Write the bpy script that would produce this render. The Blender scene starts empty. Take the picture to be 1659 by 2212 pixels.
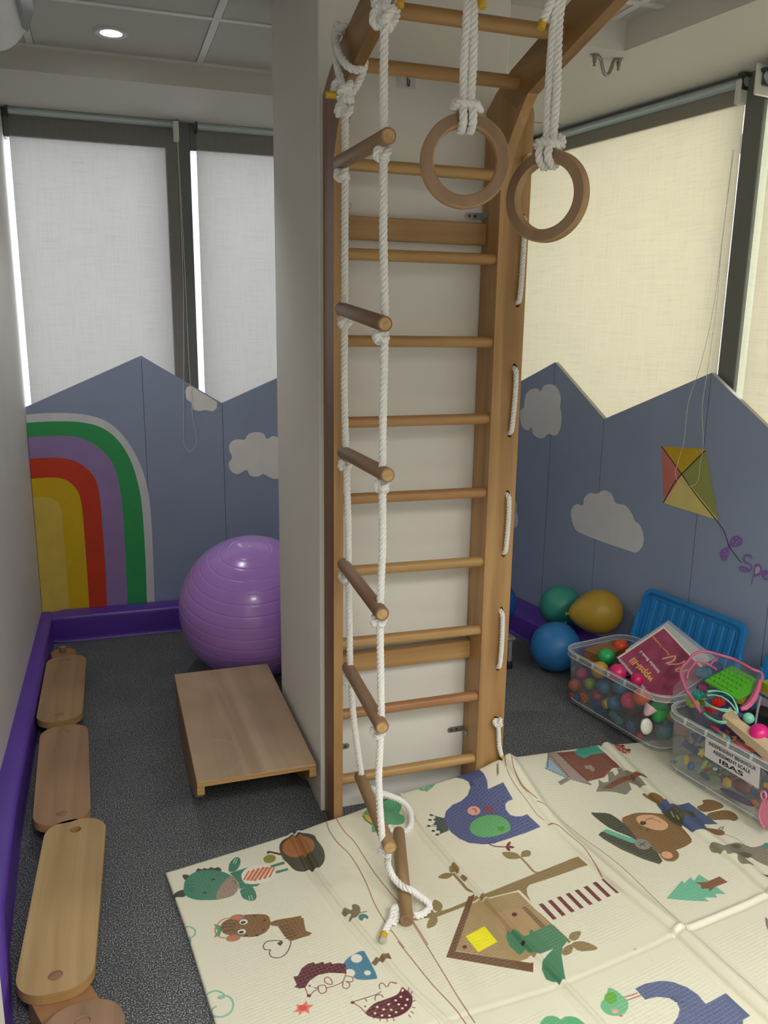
import bpy, bmesh, math, random
import numpy as np
from mathutils import Vector, Matrix, noise
from mathutils.geometry import tessellate_polygon
SC = bpy.context.scene
COL = SC.collection
V = Vector
R = math.radians
random.seed(7)

# ------------------------------------------------------------------ camera
F_PX = 1774.7
PITCH, ROLL, YAW = R(12.957), R(-0.79), R(18.79)
CAM = V((0, 0, 1.5))
_f = V((math.sin(YAW)*math.cos(PITCH), math.cos(YAW)*math.cos(PITCH), -math.sin(PITCH)))
_r0 = V((math.cos(YAW), -math.sin(YAW), 0))
_d0 = _f.cross(_r0)
_r = _r0*math.cos(ROLL) + _d0*math.sin(ROLL)
_d = -_r0*math.sin(ROLL) + _d0*math.cos(ROLL)
cam_data = bpy.data.cameras.new('camera')
cam = bpy.data.objects.new('camera', cam_data)
COL.objects.link(cam)
cam.matrix_world = Matrix(((_r.x, -_d.x, -_f.x, CAM.x), (_r.y, -_d.y, -_f.y, CAM.y), (_r.z, -_d.z, -_f.z, CAM.z), (0, 0, 0, 1)))
cam_data.sensor_fit = 'VERTICAL'
cam_data.sensor_height = 36.0
cam_data.lens = F_PX/2212*36.0
cam_data.clip_start = 0.02
SC.camera = cam

# ------------------------------------------------------------------ world, lights, exposure
w = bpy.data.worlds.new('world'); SC.world = w; w.use_nodes = True
w.node_tree.nodes['Background'].inputs[0].default_value = (0.93, 0.96, 1.0, 1)
w.node_tree.nodes['Background'].inputs[1].default_value = 1.6
SC.view_settings.view_transform = 'Standard'
SC.view_settings.look = 'None'
SC.view_settings.gamma = 1.0
SC.view_settings.exposure = 0.16
SC.view_settings.use_curve_mapping = False

def area(name, loc, target, sx, sy, power, color=(1, 1, 1)):
    L = bpy.data.lights.new(name, 'AREA'); L.shape = 'RECTANGLE'
    L.size, L.size_y, L.energy, L.color = sx, sy, power, color
    o = bpy.data.objects.new(name, L); COL.objects.link(o)
    o.location = loc
    if name.startswith('led'): L.spread = R(135)
    o.rotation_euler = (V(target)-V(loc)).to_track_quat('-Z', 'Y').to_euler()
    return o
RW = R(9.37)                                  # the right-hand wall is turned by this much
W0 = V((2.045, 3.37, 0)); RT = V((math.sin(RW), -math.cos(RW), 0)); RN = V((math.cos(RW), math.sin(RW), 0))
def rwp(s, off, z):                            # point on the right wall: s towards the camera, off into the room
    p = W0 + RT*s - RN*off
    return V((p.x, p.y, z))
area('daylight_back', (0.25, 5.3, 1.9), (0.25, 4.0, 1.75), 2.6, 1.9, 86, (0.97, 0.98, 1.0))
area('daylight_right', rwp(1.9, -1.3, 1.9), rwp(1.9, 0, 1.8), 5.4, 1.9, 240, (1.0, 0.955, 0.865))

# pixel of the 1659x2212 photograph -> ray, used while laying things out in the room
def ray(px, py):
    return (_r*((px-829.5)/F_PX) + _d*((py-1106)/F_PX) + _f)
def on_z(p, z): d = ray(*p); return CAM + d*((z-CAM.z)/d.z)
def on_y(p, y): d = ray(*p); return CAM + d*((y-CAM.y)/d.y)
def on_x(p, x): d = ray(*p); return CAM + d*((x-CAM.x)/d.x)
def on_pl(p, q, n): d = ray(*p); return CAM + d*(n.dot(q-CAM)/n.dot(d))
def on_rw(p, off): return on_pl(p, W0-RN*off, RN)
def zm(ox, oy, s, pts): return [(ox+x/s, oy+y/s) for x, y in pts]

# ------------------------------------------------------------------ materials
def srgb(h):
    h = h.lstrip('#'); o = []
    for i in (0, 2, 4):
        c = int(h[i:i+2], 16)/255
        o.append(c/12.92 if c <= 0.04045 else ((c+0.055)/1.055)**2.4)
    return tuple(o)
MATS = {}
def mat(name, col, rough=0.6, bump=None, var=0.0, vscale=8.0, spec=0.5, trans=0.0, alpha=1.0, metal=0.0, coat=0.0, stretch=(1, 1, 1), dark=None, bscale=80.0, bdist=0.001, sheen=0):
    if name in MATS: return MATS[name]
    m = bpy.data.materials.new(name); m.use_nodes = True
    nt = m.node_tree; b = nt.nodes['Principled BSDF']
    c = srgb(col) if isinstance(col, str) else col
    b.inputs['Base Color'].default_value = (*c, 1)
    b.inputs['Roughness'].default_value = rough
    b.inputs['Specular IOR Level'].default_value = spec
    b.inputs['Metallic'].default_value = metal
    b.inputs['Coat Weight'].default_value = coat
    b.inputs['Alpha'].default_value = alpha
    tc = nt.nodes.new('ShaderNodeTexCoord')
    if var or dark:
        mp = nt.nodes.new('ShaderNodeMapping'); mp.inputs['Scale'].default_value = stretch
        nz = nt.nodes.new('ShaderNodeTexNoise'); nz.inputs['Scale'].default_value = vscale; nz.inputs['Detail'].default_value = 6
        rp = nt.nodes.new('ShaderNodeValToRGB')
        d = srgb(dark) if dark else tuple(x*(1-var) for x in c)
        rp.color_ramp.elements[0].position = 0.3; rp.color_ramp.elements[1].position = 0.7
        rp.color_ramp.elements[0].color = (*d, 1); rp.color_ramp.elements[1].color = (*[min(1, x*(1+var*0.4)) for x in c], 1)
        nt.links.new(tc.outputs['Object'], mp.inputs[0]); nt.links.new(mp.outputs[0], nz.inputs['Vector'])
        nt.links.new(nz.outputs['Fac'], rp.inputs[0]); nt.links.new(rp.outputs[0], b.inputs['Base Color'])
    if bump:
        n2 = nt.nodes.new('ShaderNodeTexNoise'); n2.inputs['Scale'].default_value = bscale; n2.inputs['Detail'].default_value = 4
        bp = nt.nodes.new('ShaderNodeBump'); bp.inputs['Strength'].default_value = bump; bp.inputs['Distance'].default_value = bdist
        nt.links.new(tc.outputs['Object'], n2.inputs['Vector']); nt.links.new(n2.outputs['Fac'], bp.inputs['Height']); nt.links.new(bp.outputs[0], b.inputs['Normal'])
    MATS[name] = m
    return m
def wood(name, c1, c2, axis='z', rough=0.45, scale=1.0, coat=0.15, ring=0.5):
    if name in MATS: return MATS[name]
    m = bpy.data.materials.new(name); m.use_nodes = True
    nt = m.node_tree; b = nt.nodes['Principled BSDF']
    tc = nt.nodes.new('ShaderNodeTexCoord'); mp = nt.nodes.new('ShaderNodeMapping')
    st = {'x': (1.2, 22, 22), 'y': (22, 1.2, 22), 'z': (22, 22, 1.2)}[axis]
    mp.inputs['Scale'].default_value = tuple(s*scale for s in st)
    n1 = nt.nodes.new('ShaderNodeTexNoise'); n1.inputs['Scale'].default_value = 1.0; n1.inputs['Detail'].default_value = 8; n1.inputs['Distortion'].default_value = ring
    n2 = nt.nodes.new('ShaderNodeTexNoise'); n2.inputs['Scale'].default_value = 3.0; n2.inputs['Detail'].default_value = 2
    ma = nt.nodes.new('ShaderNodeMath'); ma.operation = 'MULTIPLY_ADD'; ma.inputs[1].default_value = 0.65
    mb = nt.nodes.new('ShaderNodeMath'); mb.operation = 'MULTIPLY'; mb.inputs[1].default_value = 0.35
    rp = nt.nodes.new('ShaderNodeValToRGB')
    rp.color_ramp.elements[0].position = 0.38; rp.color_ramp.elements[1].position = 0.62
    rp.color_ramp.elements[0].color = (*srgb(c2), 1); rp.color_ramp.elements[1].color = (*srgb(c1), 1)
    L = nt.links.new
    L(tc.outputs['Object'], mp.inputs[0]); L(mp.outputs[0], n1.inputs['Vector']); L(tc.outputs['Object'], n2.inputs['Vector'])
    L(n2.outputs['Fac'], mb.inputs[0]); L(n1.outputs['Fac'], ma.inputs[0]); L(mb.outputs[0], ma.inputs[2]); L(ma.outputs[0], rp.inputs[0])
    L(rp.outputs[0], b.inputs['Base Color'])
    b.inputs['Roughness'].default_value = rough; b.inputs['Coat Weight'].default_value = coat; b.inputs['Coat Roughness'].default_value = 0.35
    b.inputs['Specular IOR Level'].default_value = 0.35
    bp = nt.nodes.new('ShaderNodeBump'); bp.inputs['Strength'].default_value = 0.15; bp.inputs['Distance'].default_value = 0.001
    L(n1.outputs['Fac'], bp.inputs['Height']); L(bp.outputs[0], b.inputs['Normal'])
    MATS[name] = m
    return m
def emis(name, col, s):
    m = bpy.data.materials.new(name); m.use_nodes = True; b = m.node_tree.nodes['Principled BSDF']
    b.inputs['Emission Color'].default_value = (*srgb(col), 1); b.inputs['Emission Strength'].default_value = s
    return m
def clear_plastic(name, col, fac, rough=0.25):
    m = bpy.data.materials.new(name); m.use_nodes = True; nt = m.node_tree; b = nt.nodes['Principled BSDF']
    b.inputs['Base Color'].default_value = (*srgb(col), 1); b.inputs['Roughness'].default_value = rough
    t = nt.nodes.new('ShaderNodeBsdfTransparent'); t.inputs[0].default_value = (0.95, 0.955, 0.95, 1)
    lw = nt.nodes.new('ShaderNodeLayerWeight'); lw.inputs['Blend'].default_value = 0.35
    ma = nt.nodes.new('ShaderNodeMath'); ma.operation = 'MULTIPLY_ADD'; ma.inputs[1].default_value = 0.35; ma.inputs[2].default_value = fac
    mx = nt.nodes.new('ShaderNodeMixShader')
    L = nt.links.new
    L(lw.outputs['Facing'], ma.inputs[0]); L(ma.outputs[0], mx.inputs[0]); L(t.outputs[0], mx.inputs[1]); L(b.outputs[0], mx.inputs[2])
    L(mx.outputs[0], nt.nodes['Material Output'].inputs['Surface'])
    return m
def fabric(name, col, trans):
    m = bpy.data.materials.new(name); m.use_nodes = True; nt = m.node_tree
    nt.nodes.remove(nt.nodes['Principled BSDF'])
    d = nt.nodes.new('ShaderNodeBsdfDiffuse'); t = nt.nodes.new('ShaderNodeBsdfTranslucent'); mx = nt.nodes.new('ShaderNodeMixShader')
    mx.inputs[0].default_value = trans
    tc = nt.nodes.new('ShaderNodeTexCoord'); L = nt.links.new; cols = []
    prev = None
    for sc in ((900, 900, 22), (22, 22, 900)):
        mp = nt.nodes.new('ShaderNodeMapping'); mp.inputs['Scale'].default_value = tuple(s*0.33 for s in sc)
        nz = nt.nodes.new('ShaderNodeTexNoise'); nz.inputs['Scale'].default_value = 1.0; nz.inputs['Detail'].default_value = 2
        L(tc.outputs['Object'], mp.inputs[0]); L(mp.outputs[0], nz.inputs['Vector'])
        if prev is None: prev = nz.outputs['Fac']
        else:
            a = nt.nodes.new('ShaderNodeMath'); a.operation = 'ADD'; L(prev, a.inputs[0]); L(nz.outputs['Fac'], a.inputs[1]); prev = a.outputs[0]
    rp = nt.nodes.new('ShaderNodeValToRGB'); c = srgb(col)
    rp.color_ramp.elements[0].position = 0.75; rp.color_ramp.elements[1].position = 1.0
    hf = nt.nodes.new('ShaderNodeMath'); hf.operation = 'MULTIPLY'; hf.inputs[1].default_value = 1.0; L(prev, hf.inputs[0])
    rp.color_ramp.elements[0].color = (*[x*0.90 for x in c], 1); rp.color_ramp.elements[1].color = (*c, 1)
    L(hf.outputs[0], rp.inputs[0]); L(rp.outputs[0], d.inputs[0]); L(rp.outputs[0], t.inputs[0])
    L(d.outputs[0], mx.inputs[1]); L(t.outputs[0], mx.inputs[2]); L(mx.outputs[0], nt.nodes['Material Output'].inputs['Surface'])
    return m

# ------------------------------------------------------------------ helpers
def tag(o, label=None, cat=None, group=None, kind=None):
    if label: o['label'] = label
    if cat: o['category'] = cat
    if group: o['group'] = group
    if kind: o['kind'] = kind
    return o
def thing(name, label, cat, loc=(0, 0, 0), group=None):
    o = bpy.data.objects.new(name, None); COL.objects.link(o); o.location = loc; o.empty_display_size = 0.05
    return tag(o, label, cat, group)
def wm(o):
    m = Matrix.Translation(o.location)
    if o.parent: m = wm(o.parent) @ m
    return m
def obj(name, bm, m, parent=None, smooth=False, label=None, loc=None):
    """links a bmesh given in world coordinates as one object; parent only translates"""
    me = bpy.data.meshes.new(name)
    bmesh.ops.recalc_face_normals(bm, faces=bm.faces[:]) if not getattr(bm, 'keepn', False) else None
    off = V((0, 0, 0))
    if parent: off = wm(parent).translation.copy()
    if loc is not None: own = V(loc)
    else: own = off.copy() if parent else V((0, 0, 0))
    bmesh.ops.translate(bm, verts=bm.verts[:], vec=-own)
    bm.to_mesh(me); bm.free()
    if smooth:
        me.polygons.foreach_set('use_smooth', [True]*len(me.polygons))
        try: me.set_sharp_from_angle(angle=R(40))
        except Exception: pass
    if isinstance(m, (list, tuple)):
        for x in m: me.materials.append(x)
    elif m: me.materials.append(m)
    o = bpy.data.objects.new(name, me); COL.objects.link(o)
    if parent: o.parent = parent
    o.location = own-off
    if label: o['label'] = label
    return o
def struct(name, bm, m, parent=None, smooth=False, label=None):
    o = obj(name, bm, m, parent, smooth)
    if not parent: o['kind'] = 'structure'
    if label: o['label'] = label
    return o
def NB(): return bmesh.new()
def box(bm, a, b, rot=None, bev=0.0, seg=1, frame=None):
    """box between corners a, b; frame = (origin, ex, ey, ez) maps the local corners"""
    tmp = bmesh.new()
    bmesh.ops.create_cube(tmp, size=1)
    a, b = V(a), V(b)
    for v in tmp.verts: v.co = V([(a[i]+b[i])/2 + v.co[i]*(b[i]-a[i]) for i in range(3)])
    if bev > 0: bmesh.ops.bevel(tmp, geom=tmp.edges[:], offset=bev, segments=seg, affect='EDGES', profile=0.5)
    if frame:
        o, x, y, z = frame
        for v in tmp.verts: v.co = o + x*v.co.x + y*v.co.y + z*v.co.z
    if rot:
        c, R3 = rot
        for v in tmp.verts: v.co = c + R3 @ (v.co-c)
    merge(bm, tmp)
def merge(bm, tmp, mi=0):
    me = bpy.data.meshes.new('t'); tmp.to_mesh(me); tmp.free()
    n = len(bm.faces); bm.from_mesh(me); bpy.data.meshes.remove(me)
    bm.faces.ensure_lookup_table()
    if mi:
        for f in bm.faces[n:]: f.material_index = mi
def ring_frames(pts):
    pts = [V(p) for p in pts]; fr = []
    t0 = (pts[1]-pts[0]).normalized()
    up = V((0, 0, 1)) if abs(t0.z) < 0.9 else V((1, 0, 0))
    n = (up - t0*up.dot(t0)).normalized()
    for i, p in enumerate(pts):
        t = (pts[min(i+1, len(pts)-1)]-pts[max(i-1, 0)]).normalized()
        n = n - t*n.dot(t)
        n = n.normalized() if n.length > 1e-6 else V((1, 0, 0))
        fr.append((p, t, n, t.cross(n)))
    return fr
def tube(bm, pts, r, n=10, cap=True, closed=False):
    fr = ring_frames(pts); rings = []
    rr = r if callable(r) else (lambda i: r)
    for i, (p, t, a, b) in enumerate(fr):
        rings.append([bm.verts.new(p + (a*math.cos(k*2*math.pi/n)+b*math.sin(k*2*math.pi/n))*rr(i)) for k in range(n)])
    for i in range(len(rings)-1):
        for k in range(n): bm.faces.new((rings[i][k], rings[i][(k+1) % n], rings[i+1][(k+1) % n], rings[i+1][k]))
    if closed:
        best = min(range(n), key=lambda s: (rings[0][s].co-rings[-1][0].co).length)
        for k in range(n): bm.faces.new((rings[-1][k], rings[-1][(k+1) % n], rings[0][(k+1+best) % n], rings[0][(k+best) % n]))
    elif cap:
        bm.faces.new(rings[0][::-1]); bm.faces.new(rings[-1])
def rod(bm, a, b, r, n=20, bev=0.0):
    a, b = V(a), V(b); t = (b-a).normalized()
    if bev: tube(bm, [a, a+t*bev*0.3, a+t*bev, b-t*bev, b-t*bev*0.3, b], lambda i: [r-bev, r-bev*0.3, r, r, r-bev*0.3, r-bev][i], n)
    else: tube(bm, [a, b], r, n)
def cr(pts, ds=0.01):
    """Catmull-Rom through the points, resampled evenly"""
    P = [V(p) for p in pts]; P = [P[0]*2-P[1]] + P + [P[-1]*2-P[-2]]; out = []
    for i in range(1, len(P)-2):
        a, b, c, d = P[i-1:i+3]; k = max(2, int((c-b).length/ds*2))
        for j in range(k):
            t = j/k
            out.append(0.5*((2*b)+(c-a)*t+(2*a-5*b+4*c-d)*t*t+(3*b-a-3*c+d)*t**3))
    out.append(P[-2])
    res = [out[0]]; acc = 0
    for p, q in zip(out, out[1:]):
        L = (q-p).length
        if L < 1e-9: continue
        while acc+L >= ds:
            f = (ds-acc)/L; p = p.lerp(q, f); L = (q-p).length; res.append(p.copy()); acc = 0
            if L < 1e-9: break
        acc += L
    if (res[-1]-out[-1]).length > ds*0.3: res.append(out[-1])
    return res
def twist(bm, path, r=0.0085, pitch=0.034, ds=0.0035, n=7, phase=0.0):
    """three-strand laid rope along the path"""
    P = cr(path, ds); fr = ring_frames(P)
    for s in range(3):
        pts = []
        for i, (p, t, a, b) in enumerate(fr):
            an = 2*math.pi*(i*ds/pitch + s/3)+phase
            pts.append(p + (a*math.cos(an)+b*math.sin(an))*r*0.52)
        tube(bm, pts, r*0.56, n)
def knot(bm, c, r=0.0085, size=1.0, ax=(0, 0, 1), yaw=0.0, sq=1.0):
    """overhand knot of the same rope"""
    ax = V(ax).normalized(); q = V((0, 0, 1)).rotation_difference(ax).to_matrix() @ Matrix.Rotation(yaw, 3, 'Z')
    pts = []
    for k in range(33):
        t = k/32*2*math.pi
        p = V((math.sin(t)+1.6*math.sin(2*t), math.cos(t)-1.6*math.cos(2*t), -1.5*math.sin(3*t)*sq))*r*0.72*size
        pts.append(V(c)+q @ p)
    twist(bm, pts, r, 0.034, 0.003)
def lathe(bm, prof, c, n=32, ax='Z', scale=(1, 1, 1), rot=None):
    rings = []; M3 = rot or Matrix.Identity(3)
    for r, z in prof:
        if r < 1e-6: rings.append([bm.verts.new(V(c)+M3 @ V((0, 0, z*scale[2])))]); continue
        rings.append([bm.verts.new(V(c)+M3 @ V((r*scale[0]*math.cos(k*2*math.pi/n), r*scale[1]*math.sin(k*2*math.pi/n), z*scale[2]))) for k in range(n)])
    for a, b in zip(rings, rings[1:]):
        if len(a) == 1 and len(b) == 1: continue
        for k in range(n):
            if len(a) == 1: bm.faces.new((a[0], b[(k+1) % n], b[k]))
            elif len(b) == 1: bm.faces.new((a[k], a[(k+1) % n], b[0]))
            else: bm.faces.new((a[k], a[(k+1) % n], b[(k+1) % n], b[k]))
def sphere(bm, c, r, n=24, scale=(1, 1, 1), rot=None):
    m = n//2
    lathe(bm, [(r*math.sin(math.pi*i/m), -r*math.cos(math.pi*i/m)) for i in range(m+1)], c, n, scale=scale, rot=rot)
def prism(bm, loops, o, ex, ey, ez, th):
    """extrudes the 2-D outline loops[0] with holes loops[1:] (in ex, ey from o) by th along ez"""
    ex, ey, ez, o = V(ex), V(ey), V(ez), V(o)
    pts = [p for l in loops for p in l]
    tris = tessellate_polygon([[V((x, y, 0)) for x, y in l] for l in loops])
    A = [bm.verts.new(o+ex*x+ey*y) for x, y in pts]; B = [bm.verts.new(o+ex*x+ey*y+ez*th) for x, y in pts]
    for t in tris:
        try: bm.faces.new([A[i] for i in t]); bm.faces.new([B[i] for i in reversed(t)])
        except ValueError: pass
    k = 0
    for l in loops:
        n = len(l)
        for i in range(n):
            a, b = k+i, k+(i+1) % n
            bm.faces.new((A[a], A[b], B[b], B[a]))
        k += n
    bmesh.ops.dissolve_limit(bm, angle_limit=0.001, verts=bm.verts[:], edges=bm.edges[:])
def flat(bm, pts3):
    tris = tessellate_polygon([[V(p) for p in pts3]]); vs = [bm.verts.new(p) for p in pts3]
    for t in tris:
        try: bm.faces.new([vs[i] for i in t])
        except ValueError: pass
def circ(cx, cy, rx, ry=None, n=24, a0=0, a1=2*math.pi, rot=0):
    ry = ry or rx; out = []
    for k in range(n):
        t = a0+(a1-a0)*k/n; x, y = rx*math.cos(t), ry*math.sin(t)
        out.append((cx+x*math.cos(rot)-y*math.sin(rot), cy+x*math.sin(rot)+y*math.cos(rot)))
    return out
def stadium(hx, hy, r, n=10):
    out = []
    for cx, cy, a in ((hx-r, hy-r, 0), (-hx+r, hy-r, 90), (-hx+r, -hy+r, 180), (hx-r, -hy+r, 270)):
        for k in range(n+1):
            t = R(a+90*k/n); out.append((cx+r*math.cos(t), cy+r*math.sin(t)))
    return out
def smooth2(pts, closed=True, k=5):
    P = [V((x, y, 0)) for x, y in pts]; n = len(P); out = []
    rng = range(n) if closed else range(n-1)
    for i in rng:
        if closed: a, b, c, d = P[i-1], P[i], P[(i+1) % n], P[(i+2) % n]
        else: a, b, c, d = P[max(i-1, 0)], P[i], P[i+1], P[min(i+2, n-1)]
        for j in range(k):
            t = j/k; q = 0.5*((2*b)+(c-a)*t+(2*a-5*b+4*c-d)*t*t+(3*b-a-3*c+d)*t**3); out.append((q.x, q.y))
    if not closed: out.append((P[-1].x, P[-1].y))
    return out
def text_mesh(s, size, bold=0.0, ext=0.0003, xs=1.0):
    cu = bpy.data.curves.new('txt', 'FONT'); cu.body = s; cu.size = size; cu.align_x = 'CENTER'; cu.align_y = 'CENTER'
    cu.offset = bold; cu.extrude = ext
    o = bpy.data.objects.new('txt', cu); COL.objects.link(o)
    dg = bpy.context.evaluated_depsgraph_get(); me = bpy.data.meshes.new_from_object(o.evaluated_get(dg))
    bm = bmesh.new(); bm.from_mesh(me); bpy.data.objects.remove(o); bpy.data.curves.remove(cu); bpy.data.meshes.remove(me)
    for v in bm.verts: v.co.x *= xs
    return bm
def place_bm(bm, o, ex, ey, ez):
    M4 = Matrix((( *V((ex[0], ey[0], ez[0])), o[0]), (*V((ex[1], ey[1], ez[1])), o[1]), (*V((ex[2], ey[2], ez[2])), o[2]), (0, 0, 0, 1)))
    bmesh.ops.transform(bm, matrix=M4, verts=bm.verts[:]); return bm
def stroke_bm(bm, pts3, wd, nrm, th=0.0006):
    """flat painted line of width wd lying on a plane with normal nrm"""
    pts = cr(pts3, 0.01) if len(pts3) > 2 else [V(p) for p in pts3]; nrm = V(nrm)
    L = []
    for i, p in enumerate(pts):
        t = (pts[min(i+1, len(pts)-1)]-pts[max(i-1, 0)]).normalized(); s = t.cross(nrm).normalized()*wd/2
        L.append((bm.verts.new(p-s+nrm*th), bm.verts.new(p+s+nrm*th)))
    for a, b in zip(L, L[1:]): bm.faces.new((a[0], a[1], b[1], b[0]))
# ================================================================== materials used
M_wall = mat('wall_paint', '#d9d6cf', 0.75, bump=0.08, bscale=60, var=0.03, vscale=3)
M_wallL = mat('left_wall_paint', '#d3d1cd', 0.7, bump=0.08, bscale=60, var=0.04, vscale=3)
M_ceil = mat('ceiling_paint', '#c9c7c0', 0.8, bump=0.05, bscale=90)
M_tile = mat('ceiling_tile_face', '#bdbcb7', 0.85, bump=0.1, bscale=200)
M_bar = mat('ceiling_grid_metal', '#d8d8d6', 0.5)
M_blue = mat('blue_grey_panel_paint', '#95a3bf', 0.55, var=0.05, vscale=4, spec=0.35)
M_joint = mat('dark_joint', '#3a4250', 0.8)
M_edge = mat('panel_edge', '#b9b6ae', 0.6)
M_frame = mat('window_frame_metal', '#6d7273', 0.5)
M_frameR = mat('window_frame_metal_right', '#6f7069', 0.5)
M_alu = mat('aluminium', '#b7c6c6', 0.35, metal=0.4)
M_whitepl = mat('white_plastic', '#d8d8d0', 0.4)
M_steel = mat('steel', '#9a9a96', 0.35, metal=0.85)
M_dark = mat('dark_metal', '#4a4a48', 0.5, metal=0.4)
M_glass = clear_plastic('window_glass', '#e6eef0', 0.03, 0.02)
M_fabL = fabric('blind_fabric_back', '#c6c5c4', 0.62)
M_fabR = fabric('blind_fabric_right', '#d2cfc2', 0.62)
M_post = wood('varnished_pine', '#b48e5c', '#8f6a3e', 'z', coat=0.2)
M_rail = wood('varnished_pine_rail', '#a17b4b', '#7f5c34', 'y', coat=0.2)
M_rung = wood('varnished_pine_rung', '#b48f5a', '#946d3d', 'x', coat=0.25)
M_posto = wood('worn_red_pine', '#8a6247', '#6f4a35', 'z', coat=0.2)
M_rung2 = wood('varnished_pine_rung_reddish', '#ab8051', '#8f6039', 'x', coat=0.25)
M_rope = mat('white_rope', '#e2e1dc', 0.85, bump=0.3, bscale=500, bdist=0.0008)
M_yell = mat('yellow_tape', '#c9a227', 0.6)
M_purple = mat('purple_vinyl', '#5c39a6', 0.36, var=0.12, vscale=5, bump=0.25, bscale=9, bdist=0.006, spec=0.5)
# carpet
def carpet():
    m = bpy.data.materials.new('grey_carpet'); m.use_nodes = True; nt = m.node_tree; b = nt.nodes['Principled BSDF']; L = nt.links.new
    tc = nt.nodes.new('ShaderNodeTexCoord')
    n1 = nt.nodes.new('ShaderNodeTexNoise'); n1.inputs['Scale'].default_value = 290; n1.inputs['Detail'].default_value = 3
    n2 = nt.nodes.new('ShaderNodeTexNoise'); n2.inputs['Scale'].default_value = 5; n2.inputs['Detail'].default_value = 4
    rp = nt.nodes.new('ShaderNodeValToRGB'); e = rp.color_ramp.elements
    e[0].position = 0.38; e[0].color = (*srgb('#3d4044'), 1); e[1].position = 0.68; e[1].color = (*srgb('#c6c7c6'), 1)
    x = rp.color_ramp.elements.new(0.54); x.color = (*srgb('#65686c'), 1)
    mx = nt.nodes.new('ShaderNodeMix'); mx.data_type = 'RGBA'; mx.blend_type = 'MULTIPLY'; mx.inputs[0].default_value = 0.5
    r2 = nt.nodes.new('ShaderNodeValToRGB'); r2.color_ramp.elements[0].position = 0.35; r2.color_ramp.elements[0].color = (0.75, 0.75, 0.75, 1); r2.color_ramp.elements[1].position = 0.65
    L(tc.outputs['Object'], n1.inputs['Vector']); L(tc.outputs['Object'], n2.inputs['Vector']); L(n1.outputs['Fac'], rp.inputs[0]); L(n2.outputs['Fac'], r2.inputs[0])
    L(rp.outputs[0], mx.inputs['A']); L(r2.outputs[0], mx.inputs['B']); L(mx.outputs['Result'], b.inputs['Base Color'])
    bp = nt.nodes.new('ShaderNodeBump'); bp.inputs['Strength'].default_value = 0.9; bp.inputs['Distance'].default_value = 0.004
    L(n1.outputs['Fac'], bp.inputs['Height']); L(bp.outputs[0], b.inputs['Normal']); b.inputs['Roughness'].default_value = 0.95; b.inputs['Specular IOR Level'].default_value = 0.1
    return m

# ================================================================== the room
bm = NB(); box(bm, (-0.8, -3.2, -0.1), (3.6, 4.6, 0)); struct('floor', bm, carpet())
# left wall, slightly out of square, and the white return at its near end
bm = NB(); LW = [(-0.343, 4.25), (-0.405, 1.0), (-0.47, -3.1), (-0.6, -3.1), (-0.6, 4.25)]
prism(bm, [LW], (0, 0, 0), (1, 0, 0), (0, 1, 0), (0, 0, 1), 2.6); struct('wall_left', bm, M_wallL)
tp = on_y((12, 2212), 1.3)
bm = NB(); box(bm, (-0.45, 0.9, 0), (tp.x, 1.3, 2.3), bev=0.004); struct('trim_1', bm, mat('white_trim', '#e6e4dc', 0.5))
bm = NB(); box(bm, (-0.6, -3.2, 0), (3.6, -3.1, 2.6)); struct('wall_front', bm, M_wall)
YB = 4.07; ZS = 2.375; ZC = 2.46
# back wall: parapet, pier beside the windows, window frames
bm = NB(); box(bm, (-0.5, 4.17, 0), (2.0, 4.32, 1.0)); box(bm, (1.18, 4.13, 1.0), (2.0, 4.32, 2.6)); box(bm, (-0.5, 4.17, 2.395), (1.18, 4.32, 2.6))
WB = struct('wall_back', bm, M_wall)
# right wall: parapet and head
bm = NB()
FR = (V((0, 0, 0)) + W0, RT, -RN, V((0, 0, 1)))       # local x = s, y = distance into the room, z
box(bm, (-0.95, -0.22, 0), (6.3, -0.10, 1.0), frame=FR); box(bm, (-0.95, -0.22, 2.39), (6.3, -0.10, 2.6), frame=FR)
WR = struct('wall_right', bm, M_wall)

def struct_light_stop(wall, q, ex, nrm, zt):  # added strip behind a board joint, stops window light leaking through
    bm = NB(); box(bm, (-.012, 0, 0.0), (.012, .006, zt-.02), frame=(q, ex, nrm, V((0, 0, 1)))); struct('light_stop', bm, M_joint, wall)
def panel_row(wall, fn, xs, top, th, nrm):
    """peaked boards: one object per board"""
    for (a, za), (b, zb) in zip(list(zip(xs, top)), list(zip(xs, top))[1:]):
        g = 0.0009; bm = NB(); q0 = fn(b, 0)+nrm*(th+.001); struct_light_stop(wall, q0, (fn(1, 0)-fn(0, 0)), nrm, zb) if b < xs[-1] else None; bm = NB()
        prism(bm, [[(a+g, 0.0), (b-g, 0.0), (b-g, zb), (a+g, za)]], fn(0, 0), fn(1, 0)-fn(0, 0), V((0, 0, 1)), nrm, th)
        for f in bm.faces:
            f.material_index = 0 if abs(f.normal.dot(nrm)) > 0.5 else (1 if f.calc_center_median().z > 1.0 and abs(f.normal.z) > .3 else 2)
        struct('panel', bm, [M_blue, M_edge, M_joint], wall)
bk = lambda x, z, off=0.0: V((x, YB-off, z))
panel_row(WB, lambda x, z: V((x, YB, z)), [-0.345, 0.173, 0.542, 1.07, 1.44, 1.94], [1.105, 1.335, 1.108, 1.335, 1.108, 1.33], 0.02, V((0, 1, 0)))
panel_row(WR, lambda x, z: rwp(x, 0, z), [-0.71, -0.665, -0.109, 0.246, 0.801, 1.157, 1.712, 2.07, 2.62, 2.98, 3.53, 3.89, 4.44, 6.2],
          [1.11, 1.10, 1.33, 1.10, 1.333, 1.10, 1.333, 1.10, 1.333, 1.1, 1.33, 1.1, 1.33, 1.2], 0.02, RN)

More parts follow.
